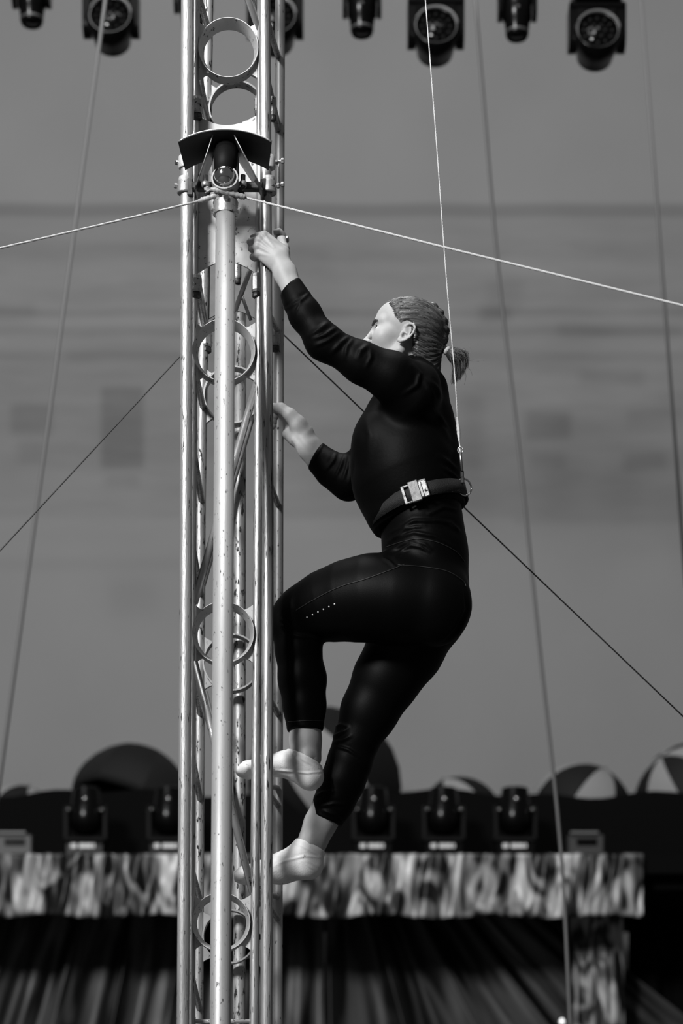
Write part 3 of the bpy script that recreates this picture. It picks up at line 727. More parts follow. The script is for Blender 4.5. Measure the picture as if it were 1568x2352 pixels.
# clamp collars on both side poles
for x in (425, 617):
    px_ = P(x, 0, YA)[0]; q = S(YA)
    def col(y0, y1, r0, r1, nm, m, par): return add(nm, lathe([(r0*q*0.94, zc(y1, YA)), (r0*q, zc(y1, YA)+0.002), (r1*q, zc(y0, YA)-0.002), (r1*q*0.92, zc(y0, YA))], 20, 'Z', (px_, YA-0.002, 0)), m, par, sharp=35)
    c1 = col(418, 446, 18.5, 17, 'clamp_collar', M['cast'], fr)
    col(408, 420, 15.5, 14.5, 'clamp_ring', M['plate'], c1)
    c2 = col(360, 388, 15.5, 15, 'upper_collar', M['plate'], fr)
    sgn = -1 if x < 500 else 1
    bolt(x+sgn*17, 374, YA, 5, (sgn, -0.3, 0), 0.01, M['chrome'], c2)
    bolt(x+sgn*19, 427, YA, 6, (sgn, -0.3, 0), 0.014, M['cast'], c1)
    add('clamp_lug', box(P(x-sgn*12-7, 452, YA-0.012)-[0, 0.01, 0], P(x-sgn*12+7, 412, YA-0.012)+[0, 0.01, 0], 0.003), M['iron'], c1, smooth=False)
add('lock_rod', tube(line_px([(640, 366), (641, 428)], [5.97, 5.97]), 0.0024, 8), M['bare_edge'], fr)
for y in (370, 424): bolt(646, y, 5.96, 6, (1, -0.2, 0), 0.03, M['cast'], fr)
# stay plates: two slanted flat bars from hood to crossbar
for (xt, xb) in ((492, 445), (528, 601)):
    pa, pb_ = P(xt, 296, 5.80), P(xb, 436, 5.86)
    add('stay_bar', prism([pa, pb_, pb_+np.array([0, 0.05, 0.0]), pa+np.array([0, 0.10, -0.012])], (1, 0, 0), 0.004), M['black_sheet'], fr, smooth=False)
    add('stay_edge', tube([pa+np.array([0.002, -0.001, 0]), pb_+np.array([0.002, -0.001, 0])], 0.0017, 6), M['cast'], fr)
# ball, cup, black tube
bc = P(515, 405, 5.80)
add('chrome_ball', lathe([(0.0275*math.sin(t), -0.0275*math.cos(t)) for t in np.linspace(0, math.pi, 22)], 32, 'Z', bc), M['chrome'], fr)
cup = align(lathe([(0.031, 0.0), (0.035, 0.0), (0.0355, 0.008), (0.034, 0.06), (0.030, 0.06), (0.031, 0.0)], 32), (0.05, 1.0, -0.25), bc+np.array([0.001, -0.004, -0.004]))
add('ball_cup', cup, M['steel_pale'], fr, sharp=40)
add('black_socket', tube([bc+np.array([0, 0.012, 0.012]), P(518, 372, 5.83), P(518, 330, 5.86)], [0.026, 0.031, 0.033], 24), mat('black_rubber_sleeve', 0.004, 0.6, 0.0, spec=0.15), fr)
add('socket_sleeve', tube([P(518, 400, 5.845), P(518, 366, 5.86)], [0.036, 0.035], 24), M['cast'], fr)
# shackles
for x, y in ((472, 417), (558, 416)):
    sh = add('shackle_pin', tube(line_px([(x, y-14), (x, y+16)], [5.85, 5.85]), 0.0065, 8), M['iron'], fr)
    add('shackle_nut', lathe([(0.0095, -0.004), (0.0115, 0.0), (0.0115, 0.006), (0.009, 0.009)], 14, 'Z', P(x, y+9, 5.85)), M['cast'], sh, sharp=40)
    add('shackle_bow', tube([P(x+(8 if x < 500 else -8)*math.sin(t), y+14+14*math.sin(t*0.5), 5.845-0.02*math.sin(t)) for t in np.linspace(0, math.pi, 10)], 0.005, 8), M['iron'], sh)
# hood: arched sheet seen from below
def hood():
    v, f = [], []; nu, nv = 24, 8
    for th in (0.0, 0.003):
        for j in range(nv+1):
            s = j/nv; Y = 5.79+0.10*s
            for i in range(nu+1):
                u = -1+2*i/nu
                wd = 108-10*s
                p = P(515+u*wd, 0, 5.76); z0 = P(0, 284, 5.76)[2]
                drop = (28*abs(u)**2.2+22*s)*S(5.76)
                v.append((p[0], Y, z0-drop-s*0.002-th))
    m = (nu+1)*(nv+1)
    for j in range(nv):
        for i in range(nu):
            a = j*(nu+1)+i; q = (a, a+1, a+nu+2, a+nu+1); f.append(q); f.append(tuple(k+m for k in q[::-1]))
    for i in range(nu):
        f.append((i+1, i, i+m, i+1+m)); a = nv*(nu+1)+i; f.append((a, a+1, a+1+m, a+m))
    for j in range(nv):
        a = j*(nu+1); f.append((a, a+nu+1, a+nu+1+m, a+m)); a += nu; f.append((a+nu+1, a, a+m, a+nu+1+m))
    return np.array(v), f
hv = hood(); hd = add('hood', hv, M['black_sheet'], fr, sharp=40)
edge = hv[0][:25]+np.array([0, -0.0005, -0.0008]); add('hood_rim', tube(edge, 0.0022, 6), M['bare_edge'], hd)

# ------------------------------------------------------------------ implicit-surface modeller for the climber
class Grid:
    def __init__(self, lo, hi, h):
        self.lo = np.asarray(lo, np.float32); self.h = h
        self.n = np.ceil((np.asarray(hi)-self.lo)/h).astype(int)+1
        self.ax = [self.lo[i]+h*np.arange(self.n[i], dtype=np.float32) for i in range(3)]
        self.D = np.full(tuple(self.n), 0.06, np.float32)
    def sl(self, lo, hi):
        a = np.clip(np.floor((np.asarray(lo)-self.lo)/self.h).astype(int), 0, self.n); b = np.clip(np.ceil((np.asarray(hi)-self.lo)/self.h).astype(int)+1, 0, self.n)
        return tuple(slice(int(i), int(j)) for i, j in zip(a, b))
    def coords(self, s):
        return self.ax[0][s[0]][:, None, None], self.ax[1][s[1]][None, :, None], self.ax[2][s[2]][None, None, :]
    def put(self, s, d, k, op='add'):
        if d.size == 0: return
        A = self.D[s]
        if op == 'add':
            hh = np.clip(k-np.abs(A-d), 0, None); self.D[s] = np.minimum(A, d)-hh*hh*(0.25/max(k, 1e-9))
        else:  # subtract d
            d = -d; hh = np.clip(k-np.abs(A-d), 0, None); self.D[s] = np.maximum(A, d)+hh*hh*(0.25/max(k, 1e-9))
    def cone(self, a, ra, b, rb, k=0.01, sy=1.0, op='add'):
        a = np.asarray(a, np.float32).copy(); b = np.asarray(b, np.float32).copy(); R = max(ra, rb)*max(1, sy)+0.03+k
        s = self.sl(np.minimum(a, b)-R, np.maximum(a, b)+R); X, Y, Z = self.coords(s)
        # depth scaling about the bone itself
        ab = b-a; L2 = float(ab[0]**2+(ab[1]/sy)**2+ab[2]**2)+1e-12
        px, py, pz = X-a[0], (Y-a[1])/sy, Z-a[2]
        t = np.clip((px*ab[0]+py*(ab[1]/sy)+pz*ab[2])/L2, 0, 1)
        d = np.sqrt((px-t*ab[0])**2+(py-t*ab[1]/sy)**2+(pz-t*ab[2])**2)-(ra+(rb-ra)*t)
        self.put(s, d.astype(np.float32), k, op)
    def ell(self, c, r, k=0.01, op='add', R=None):
        c = np.asarray(c, np.float32); r = np.asarray(r, np.float32); m = float(r.max())+0.03+k
        s = self.sl(c-m, c+m); X, Y, Z = self.coords(s); p = [X-c[0], Y-c[1], Z-c[2]]
        if R is not None:
            R = np.asarray(R, np.float32); p = [R[0][i]*p[0]+R[1][i]*p[1]+R[2][i]*p[2] for i in range(3)]
        k0 = np.sqrt((p[0]/r[0])**2+(p[1]/r[1])**2+(p[2]/r[2])**2); k1 = np.sqrt((p[0]/r[0]**2)**2+(p[1]/r[1]**2)**2+(p[2]/r[2]**2)**2)+1e-6
        self.put(s, (k0*(k0-1)/k1).astype(np.float32), k, op)
    def chain(self, pts, k=0.01, sy=1.0, op='add'):
        for (a, ra), (b, rb) in zip(pts[:-1], pts[1:]): self.cone(a, ra, b, rb, k, sy, op)
    def cut(self, point, normal, lo=None, hi=None, k=0.003):
        """keep the side the normal points away from; optional box limits"""
        s = self.sl(lo, hi) if lo is not None else tuple(slice(0, int(m)) for m in self.n)
        X, Y, Z = self.coords(s); nn = np.asarray(normal, np.float32); nn = nn/np.linalg.norm(nn); p = np.asarray(point, np.float32)
        d = (X-p[0])*nn[0]+(Y-p[1])*nn[1]+(Z-p[2])*nn[2]
        A = self.D[s]; hh = np.clip(k-np.abs(A-d), 0, None); self.D[s] = np.maximum(A, d)+hh*hh*(0.25/k)
    def cutpx(self, a, b, Y, sign_axis, sign, bx, y0, y1, k=0.003):
        """cut along the picture line a-b at depth Y inside the picture box bx and depths y0..y1"""
        A_, B_ = P(*a, Y), P(*b, Y); nn = np.cross(B_-A_, [0, 1, 0]); nn = nn if nn[sign_axis]*sign > 0 else -nn
        lo, hi = P(bx[0], bx[3], Y), P(bx[2], bx[1], Y); lo[1] = y0; hi[1] = y1
        self.cut((A_+B_)/2, nn, lo, hi, k)
    def mesh(self, smooth=2):
        V = self.D; s = V < 0; n = self.n
        c = s[:-1, :-1, :-1].astype(np.int8)
        for i in (0, 1):
            for j in (0, 1):
                for k in (0, 1):
                    if i+j+k: c = c+s[i:n[0]-1+i, j:n[1]-1+j, k:n[2]-1+k]
        act = np.argwhere((c > 0) & (c < 8)); del c
        idx = np.full(tuple(n-1), -1, np.int32); idx[act[:, 0], act[:, 1], act[:, 2]] = np.arange(len(act))
        off = np.array([(i, j, k) for i in (0, 1) for j in (0, 1) for k in (0, 1)])
        val = np.stack([V[act[:, 0]+o[0], act[:, 1]+o[1], act[:, 2]+o[2]] for o in off], 1)
        acc = np.zeros((len(act), 3)); cnt = np.zeros(len(act))
        for a in range(8):
            for b in range(a+1, 8):
                if np.abs(off[a]-off[b]).sum() != 1: continue
                va, vb = val[:, a], val[:, b]; m = (va < 0) != (vb < 0); t = np.where(m, va/np.where(m, va-vb, 1), 0)
                acc += m[:, None]*(off[a]+t[:, None]*(off[b]-off[a])); cnt += m
        P_ = self.lo+self.h*(act+acc/np.maximum(cnt, 1)[:, None])
        F_ = []
        for ax in range(3):
            sl0 = [slice(None)]*3; sl1 = [slice(None)]*3; sl0[ax] = slice(0, -1); sl1[ax] = slice(1, None)
            d = s[tuple(sl0)].astype(np.int8)-s[tuple(sl1)].astype(np.int8)
            e = np.argwhere(d != 0); sg = d[e[:, 0], e[:, 1], e[:, 2]]
            o1, o2 = [(1, 2), (2, 0), (0, 1)][ax]
            ok = (e[:, o1] > 0) & (e[:, o2] > 0) & (e[:, o1] < n[o1]-1) & (e[:, o2] < n[o2]-1); e = e[ok]; sg = sg[ok]
            def cell(da, db):
                q = e.copy(); q[:, o1] += da; q[:, o2] += db; return idx[q[:, 0], q[:, 1], q[:, 2]]
            quad = np.stack([cell(-1, -1), cell(0, -1), cell(0, 0), cell(-1, 0)], 1)
            quad[sg < 0] = quad[sg < 0][:, ::-1]; F_.append(quad)
        F_ = np.concatenate(F_); F_ = F_[(F_ >= 0).all(1)]
        # light Laplacian smoothing
        E = np.concatenate([F_[:, [0, 1]], F_[:, [1, 2]], F_[:, [2, 3]], F_[:, [3, 0]]]); deg = np.bincount(E.ravel(), minlength=len(P_)).astype(float)
        for it in range(smooth):
            A_ = np.stack([np.bincount(E[:, 0], P_[E[:, 1], i], len(P_))+np.bincount(E[:, 1], P_[E[:, 0], i], len(P_)) for i in range(3)], 1)
            P_ = P_+0.5*(A_/np.maximum(deg, 1)[:, None]-P_)
        used = np.unique(F_); remap = np.zeros(len(P_), np.int64); remap[used] = np.arange(len(used))
        return P_[used], remap[F_]
def fast_obj(name, vf, m, parent=None, mats=None):
    v, f = vf; v = np.asarray(v, np.float32); f = np.asarray(f, np.int32)
    if parent is not None: v = v-ROOT[parent].astype(np.float32)
    me = bpy.data.meshes.new(name); me.vertices.add(len(v)); me.vertices.foreach_set('co', v.ravel())
    me.loops.add(f.size); me.loops.foreach_set('vertex_index', f.ravel()); me.polygons.add(len(f))
    me.polygons.foreach_set('loop_start', np.arange(0, f.size, 4, dtype=np.int32)); me.polygons.foreach_set('loop_total', np.full(len(f), 4, np.int32))
    me.update(calc_edges=True); me.validate(); me.polygons.foreach_set('use_smooth', [True]*len(me.polygons))
    o = bpy.data.objects.new(name, me); C.objects.link(o); me.materials.append(m)
    if parent is not None: o.parent = parent; ROOT[o] = ROOT[parent]
    return o
def normals(v, f):
    fn = np.cross(v[f[:, 2]]-v[f[:, 0]], v[f[:, 3]]-v[f[:, 1]]); n = np.zeros_like(v)
    for i in range(4):
        for c in range(3): n[:, c] += np.bincount(f[:, i], fn[:, c], len(v))
    return n/(np.linalg.norm(n, axis=1)[:, None]+1e-12)
def fold(vf, folds):
    """raise cloth folds along polylines (drawn in the picture plane of the near side)"""
    v, f = vf; n = normals(v, f); x = CX+v[:, 0]*F_PX/v[:, 1]; y = HORIZON-(v[:, 2]-CAM_Z)*F_PX/v[:, 1]
    disp = np.zeros(len(v)); wgt = np.clip(-n[:, 1]*2.2+0.55, 0, 1)
    for pts, w_, amp in folds:
        best = np.full(len(v), 1e9); tt = np.zeros(len(v)); N = len(pts)-1
        for i in range(N):
            a = np.array(pts[i], float); b = np.array(pts[i+1], float); ab = b-a
            t = np.clip(((x-a[0])*ab[0]+(y-a[1])*ab[1])/(ab@ab), 0, 1); d = np.hypot(x-a[0]-t*ab[0], y-a[1]-t*ab[1])
            m = d < best; best[m] = d[m]; tt[m] = (i+t[m])/N
        tap = np.sin(np.pi*np.clip(tt*0.86+0.07, 0, 1))
        disp += tap*amp*0.001*(np.exp(-(best/w_)**2)-0.55*np.exp(-(best/(2.1*w_))**2))
    return v+n*(disp*wgt)[:, None], f
def J(x, y, Y, r): return (P(x, y, Y), r*S(Y))

# ---- joints traced from the photograph (picture position, depth, radius)
TORSO = [J(952, 900, 6.05, 74), J(938, 985, 6.05, 103), J(932, 1050, 6.05, 117), J(934, 1100, 6.05, 119), J(950, 1145, 6.05, 108), J(964, 1185, 6.05, 96), J(968, 1240, 6.05, 88)]
ARM_L = [J(664, 655, 5.876, 25), J(700, 722, 5.862, 33), J(742, 784, 5.85, 37), J(832, 834, 5.86, 42), J(900, 866, 5.875, 51), J(948, 908, 5.91, 64)]
ARM_R = [J(722, 1044, 6.29, 29), J(762, 1079, 6.28, 35), J(800, 1106, 6.27, 38), J(868, 1010, 6.245, 40), J(928, 915, 6.20, 58)]
PELV = [J(968, 1160, 6.05, 86), J(968, 1200, 6.05, 89), J(976, 1270, 6.05, 93), J(984, 1340, 6.05, 93)]
LEG_L = [J(984, 1382, 5.985, 93), J(910, 1376, 5.99, 95), J(850, 1374, 6.0, 93), J(795, 1381, 6.02, 84), J(742, 1394, 6.045, 73), J(695, 1411, 6.06, 58), J(674, 1432, 6.07, 49)]
SHIN_L = [J(676, 1428, 6.07, 48), J(685, 1490, 6.075, 51), J(694, 1560, 6.08, 53), J(699, 1620, 6.082, 47), J(701, 1690, 6.085, 41)]
LEG_R = [J(984, 1392, 6.125, 92), J(930, 1490, 6.14, 84), J(887, 1560, 6.15, 73), J(848, 1634, 6.16, 62), J(821, 1694, 6.165, 52)]
SHIN_R = [J(818, 1698, 6.165, 50), J(803, 1750, 6.17, 49), J(787, 1795, 6.172, 48), J(768, 1840, 6.175, 44), J(742, 1893, 6.18, 40)]
ANK_L = [J(700, 1640, 6.085, 36), J(701, 1700, 6.085, 36), J(702, 1740, 6.085, 34)]
ANK_R = [J(757, 1840, 6.175, 36), J(734, 1893, 6.18, 36), J(712, 1945, 6.18, 33)]
FOOT_L = [J(700, 1748, 6.085, 35), J(655, 1754, 6.085, 28), J(605, 1762, 6.085, 25), J(566, 1769, 6.085, 18)]
FOOT_R = [J(704, 1962, 6.18, 36), J(645, 1994, 6.18, 34), J(595, 2006, 6.18, 26), J(559, 2011, 6.18, 19)]
def shrink(ch, d): return [(p, max(0.006, r-d)) for p, r in ch]
def foot(g, ch, heel, k=0.012, d=0.0):
    c = shrink(ch, d); g.cone(*c[0], *c[1], k=k, sy=1.0); g.cone(*c[1], *c[2], k=k, sy=1.35); g.cone(*c[2], *c[3], k=k, sy=1.9); g.cone(*c[3], c[3][0]+np.array([-0.018, 0, -0.004]), c[3][1]*0.55, k=k, sy=2.6)
    g.cone(heel[0], heel[1]-d, *c[0], k=k*1.6); g.cone(heel[0], heel[1]-d, c[1][0]+np.array([0, 0, -0.008]), c[1][1]*0.75, k=k*1.4, sy=1.1)
HEEL_L, HEEL_R = J(712, 1784, 6.085, 28.5), J(710, 1989, 6.18, 28.5)

# ---- head placement
HP = math.radians(16.5); HY = math.radians(2)
HEAD_O = P(929, 790, 6.045)
fwd = np.array([-math.cos(HP)*math.cos(HY), math.sin(HY), math.sin(HP)*math.cos(HY)]); up0 = np.array([math.sin(HP), 0, math.cos(HP)])
left = np.cross(up0, fwd); left /= np.linalg.norm(left); upv = np.cross(fwd, left)
HR = np.stack([fwd, left, upv], 1)
def h2w(p): return np.asarray(p) @ HR.T+HEAD_O
def w2h(p): return (np.asarray(p)-HEAD_O) @ HR

def build_head():
    g = Grid((-0.125, -0.098, -0.155), (0.135, 0.098, 0.142), 0.0016)
    mm = 0.001; e = lambda c, r, k=12, op='add', R=None: g.ell(np.array(c)*mm, np.array(r)*mm, k*mm, op, R)
    co = lambda a, ra, b, rb, k=8, op='add', sy=1.0: g.cone(np.array(a)*mm, ra*mm, np.array(b)*mm, rb*mm, k*mm, sy, op)
    e((-6, 0, 40), (90, 72, 78)); e((38, 0, 48), (52, 60, 48), 36)
    e((42, 0, -18), (46, 55, 62), 20); co((2, 46, -38), 16, (68, 10, -92), 14, 20); co((2, -46, -38), 16, (68, -10, -92), 14, 20)
    e((74, 0, -92), (14, 17, 14), 14)
    for s in (1, -1):
        e((59, 40*s, -12), (20, 18, 18), 30)                       # cheekbone
        co((86, 8*s, 30), 8, (70, 46*s, 29), 8, 14)                # brow ridge
    co((88, 0, 24), 6.5, (101, 0, -12), 6.5, 9); e((104.5, 0, -20), (7.5, 7.5, 6.5), 6)
    for s in (1, -1): e((95, 9.5*s, -22.5), (6.5, 5, 5.5), 5)
    e((86, 0, -58), (14, 22, 16), 14); e((96, 0, -50), (8, 15, 6), 8); e((98, 0, -57), (6.5, 19, 4.6), 4); e((96, 0, -68), (6.5, 16, 5.4), 4)
    co((106, 16, -62.6), 2, (106, -16, -62.6), 2, 2, 'sub'); e((90, 0, -79), (8, 14, 4), 8, 'sub')
    for s in (1, -1):
        e((95, 31*s, 9), (15, 17, 12), 12, 'sub')                  # socket
        e((71.5, 31*s, 9), (14.2, 14.2, 14.2), 3)                  # lids over the eyeball
        co((86.5, 20*s, 8), 3.6, (85.5, 34*s, 9), 5.0, 2, 'sub'); co((85.5, 34*s, 9), 5.0, (79, 45*s, 7), 3.0, 2, 'sub')
    # neck, defined from the body
    a, b = w2h(P(962, 800, 6.05)), w2h(P(966, 905, 6.05)); g.cone(a, 0.047, b, 0.052, 0.022)
    # ears
    for s in (1, -1):
        y = 66*s; base = np.array([-4, y, 0.0]); tilt = math.radians(16); outw = s*0.30
        def ep(u, v, o=0): # ear-plane: u forward, v up, o outward
            uu = u*math.cos(tilt)+v*math.sin(tilt)*(-1); vv = u*math.sin(tilt)+v*math.cos(tilt)
            return np.array([-4+uu, y+s*(o+4)+(-uu)*outw, vv])*1.0
        e(ep(-1, 0, 0), (16, 5, 27), 5, R=np.array([[math.cos(tilt), 0, -math.sin(tilt)], [0, 1, 0], [math.sin(tilt), 0, math.cos(tilt)]]))
        hel = [ep(9, 6, 2), ep(11, 17, 4), ep(5, 27, 6), ep(-6, 29, 8), ep(-15, 22, 9), ep(-18, 9, 9), ep(-15, -6, 8), ep(-8, -17, 7), ep(0, -24, 6), ep(7, -25, 5), ep(10, -18, 3)]
        for p, q in zip(hel[:-1], hel[1:]): co(p, 3.4, q, 3.4, 2.0)
        e(ep(4, -22, 5), (7, 4, 7), 4)
        e(ep(-2, 12, 8), (9, 7, 11), 3, 'sub'); e(ep(1, -6, 8), (8.5, 9, 9), 3, 'sub')
        anti = [ep(-3, 20, 4), ep(-9, 10, 5.5), ep(-10, -3, 5.5), ep(-6, -14, 5), ep(2, -17, 4)]
        for p, q in zip(anti[:-1], anti[1:]): co(p, 2.8, q, 2.8, 2.2)
        e(ep(10, -6, 4), (4, 4, 6), 4); co(ep(8, 2, 3), 2.2, ep(-3, 1, 4), 2.0, 2.5)
    v, f = g.mesh(2)
    return h2w(v), f

def build_hand_l():
    g = Grid(P(560, 690, 5.86)-[0, 0.01, 0], P(700, 515, 5.86)+[0, 0.20, 0.0], 0.0014)
    q = 0.010
    fa = [J(672, 668, 5.876, 24), J(655, 628, 5.886, 25.5), J(640, 596, 5.892, 23)]
    g.chain(fa, 0.012, 0.78)
    mcp = [J(606, 541, 5.886+q, 9.5), J(595, 552, 5.884+q, 9.5), J(591, 567, 5.886+q, 9), J(592, 585, 5.890+q, 8.5)]
    pip = [J(582, 542, 5.922+q, 7.8), J(575, 556, 5.920+q, 8), J(577, 571, 5.922+q, 7.6), J(580, 590, 5.922+q, 7)]
    dip = [J(585, 545, 5.955+q, 6.8), J(578, 560, 5.955+q, 6.8), J(580, 575, 5.955+q, 6.5), J(584, 594, 5.950+q, 6)]
    tip = [J(600, 547, 5.972+q, 6), J(594, 562, 5.974+q, 6), J(595, 577, 5.972+q, 5.8), J(597, 595, 5.966+q, 5.2)]
    carp = [J(640, 584, 5.893, 17), J(637, 590, 5.893, 17), J(633, 597, 5.894, 16), J(629, 604, 5.896, 14)]
    for i in range(4): g.cone(*carp[i], *mcp[i], k=0.016, sy=0.75)
    g.cone(*J(650, 578, 5.898, 14), *J(614, 545, 5.897, 8), k=0.012, sy=0.8)
    for i in range(4):
        g.cone(*mcp[i], *pip[i], k=0.004); g.cone(*pip[i], *dip[i], k=0.003); g.cone(*dip[i], *tip[i], k=0.003)
        g.ell(mcp[i][0]+np.array([0, -0.003, 0.0]), [0.0085, 0.0085, 0.0085], 0.006)
    g.chain([J(648, 596, 5.895, 16), J(651, 572, 5.918, 12), J(647, 552, 5.938, 9), J(642, 536, 5.95, 7)], 0.010)
    for i, (a, b) in enumerate(zip(carp, mcp)):   # tendons on the back of the hand
        g.cone(a[0]+np.array([-0.012, -0.0135, 0.012]), 0.0016, b[0]+np.array([0, -0.0095, 0]), 0.0018, k=0.006)
    return g.mesh(2)
def build_hand_r():
    g = Grid(P(612, 1085, 6.22), P(765, 905, 6.22)+[0, 0.20, 0.0], 0.0014)
    g.chain([J(752, 1074, 6.29, 27), J(735, 1056, 6.295, 29), J(712, 1030, 6.30, 27), J(690, 1004, 6.305, 24)], 0.014, 0.8)
    mcp = [J(668, 953, 6.350, 11), J(663, 966, 6.356, 11), J(659, 980, 6.356, 10.5), J(657, 993, 6.350, 10)]
    pip = [J(643, 947, 6.372, 8.4), J(641, 959, 6.374, 8.4), J(641, 971, 6.372, 8), J(642, 983, 6.366, 7.4)]
    dip = [J(623, 946, 6.354, 7), J(622, 957, 6.354, 7), J(622, 968, 6.352, 6.8), J(624, 979, 6.35, 6.2)]
    tip = [J(630, 946, 6.314, 6.4), J(631, 957, 6.314, 6.4), J(629, 968, 6.316, 6.2), J(629, 978, 6.32, 5.6)]
    carp = [J(686, 990, 6.31, 15), J(684, 996, 6.315, 15), J(681, 1002, 6.318, 14), J(678, 1008, 6.318, 13)]
    for i in range(4):
        g.cone(*carp[i], *mcp[i], k=0.016, sy=0.8)
        g.cone(*mcp[i], *pip[i], k=0.004); g.cone(*pip[i], *dip[i], k=0.003); g.cone(*dip[i], *tip[i], k=0.003)
    g.chain([J(700, 994, 6.298, 20), J(684, 974, 6.288, 17), J(666, 953, 6.280, 12.5), J(646, 938, 6.284, 9.5), J(626, 933, 6.296, 7.5)], 0.016)
    g.cone(*J(660, 997, 6.318, 12), *J(684, 1008, 6.315, 17), k=0.012)      # heel of the hand
    g.cone(*J(684, 1001, 6.290, 5), *J(716, 1033, 6.282, 6), k=0.010); g.cone(*J(676, 1010, 6.292, 4), *J(708, 1046, 6.284, 5), k=0.010)   # wrist tendons
    return g.mesh(2)

def build_core():
    g = Grid((P(530, 0, 6.0)[0], 5.76, P(0, 2060, 6.2)[2]), (P(1100, 0, 6.0)[0], 6.36, P(0, 640, 5.9)[2]), 0.0065)
    dd = 0.010
    g.chain(shrink(TORSO, 0.022), 0.02, 1.02); g.chain(shrink(PELV, 0.018), 0.02, 1.15)
    for ch in (ARM_L+[J(948, 950, 6.0, 60)], ARM_R+[J(945, 960, 6.1, 60)]): g.chain(shrink(ch, 0.013), 0.02)
    for ch in (LEG_L, SHIN_L, LEG_R, SHIN_R): g.chain(shrink(ch, dd), 0.02)
    for ch in (ANK_L, ANK_R): g.chain(shrink(ch, 0.004), 0.01)
    g.cone(P(964, 850, 6.05), 0.045, P(966, 920, 6.05), 0.055, 0.02)
    foot(g, FOOT_L, HEEL_L, d=0.006); foot(g, FOOT_R, HEEL_R, d=0.006)
    return g.mesh(1)
def build_ankle(ch, k, lo, hi):
    g = Grid(lo, hi, 0.0025); g.chain(ch, 0.01)
    return g
def merge(*ms):
    V, F_, n = [], [], 0
    for v, f in ms: V.append(v); F_.append(np.asarray(f)+n); n += len(v)
    return np.concatenate(V), np.concatenate(F_)
def build_ankles():
    out = []
    g = Grid(P(640, 1790, 6.085)-[0, 0.06, 0], P(765, 1630, 6.085)+[0, 0.06, 0], 0.002)
    g.chain(ANK_L, 0.01); g.ell(P(704, 1738, 6.052), [0.012, 0.012, 0.015], 0.015); g.cone(P(722, 1640, 6.085), 0.012, P(728, 1745, 6.085), 0.008, 0.012); g.cone(P(683, 1650, 6.07), 0.004, P(676, 1730, 6.07), 0.005, 0.012)
    out.append(g.mesh(2))
    g = Grid(P(640, 1990, 6.18)-[0, 0.06, 0], P(830, 1825, 6.18)+[0, 0.06, 0], 0.002)
    g.chain(ANK_R, 0.01); g.ell(P(712, 1938, 6.148), [0.012, 0.012, 0.015], 0.015); g.cone(P(776, 1850, 6.18), 0.012, P(733, 1950, 6.18), 0.009, 0.014)
    out.append(g.mesh(2)); return merge(*out)

core, head, hand_l, hand_r, ank = build_core(), build_head(), build_hand_l(), build_hand_r(), build_ankles()
base = P(640, 2040, 6.13)
person = fast_obj('person', (merge(core, head, hand_l, hand_r, ank)[0]-base, merge(core, head, hand_l, hand_r, ank)[1]), M['skin'])
person.location = base; ROOT[person] = np.array(base)
tag(person, 'climber in black long-sleeved top, black leggings and pale ankle socks clinging to the mast', 'person')

# ---- shirt
g = Grid((P(625, 0, 6.0)[0], 5.76, P(0, 1235, 6.05)[2]), (P(1085, 0, 6.05)[0], 6.36, P(0, 625, 5.88)[2]), 0.0034)
g.chain(TORSO, 0.035, 1.08)
g.cone(*J(966, 858, 6.05, 47), *J(964, 905, 6.05, 62), k=0.02)          # collar and trapezius
g.cone(*J(956, 885, 5.93, 52), *J(956, 885, 6.17, 52), k=0.03)          # shoulder line
g.ell(P(862, 1010, 5.985), [0.052, 0.06, 0.06], 0.05); g.ell(P(862, 1010, 6.115), [0.052, 0.06, 0.06], 0.05)
g.ell(P(890, 1188, 6.03), [0.045, 0.07, 0.036], 0.03)                    # blouse over the belt in front
g.chain(ARM_L, 0.03); g.chain(ARM_R, 0.03)
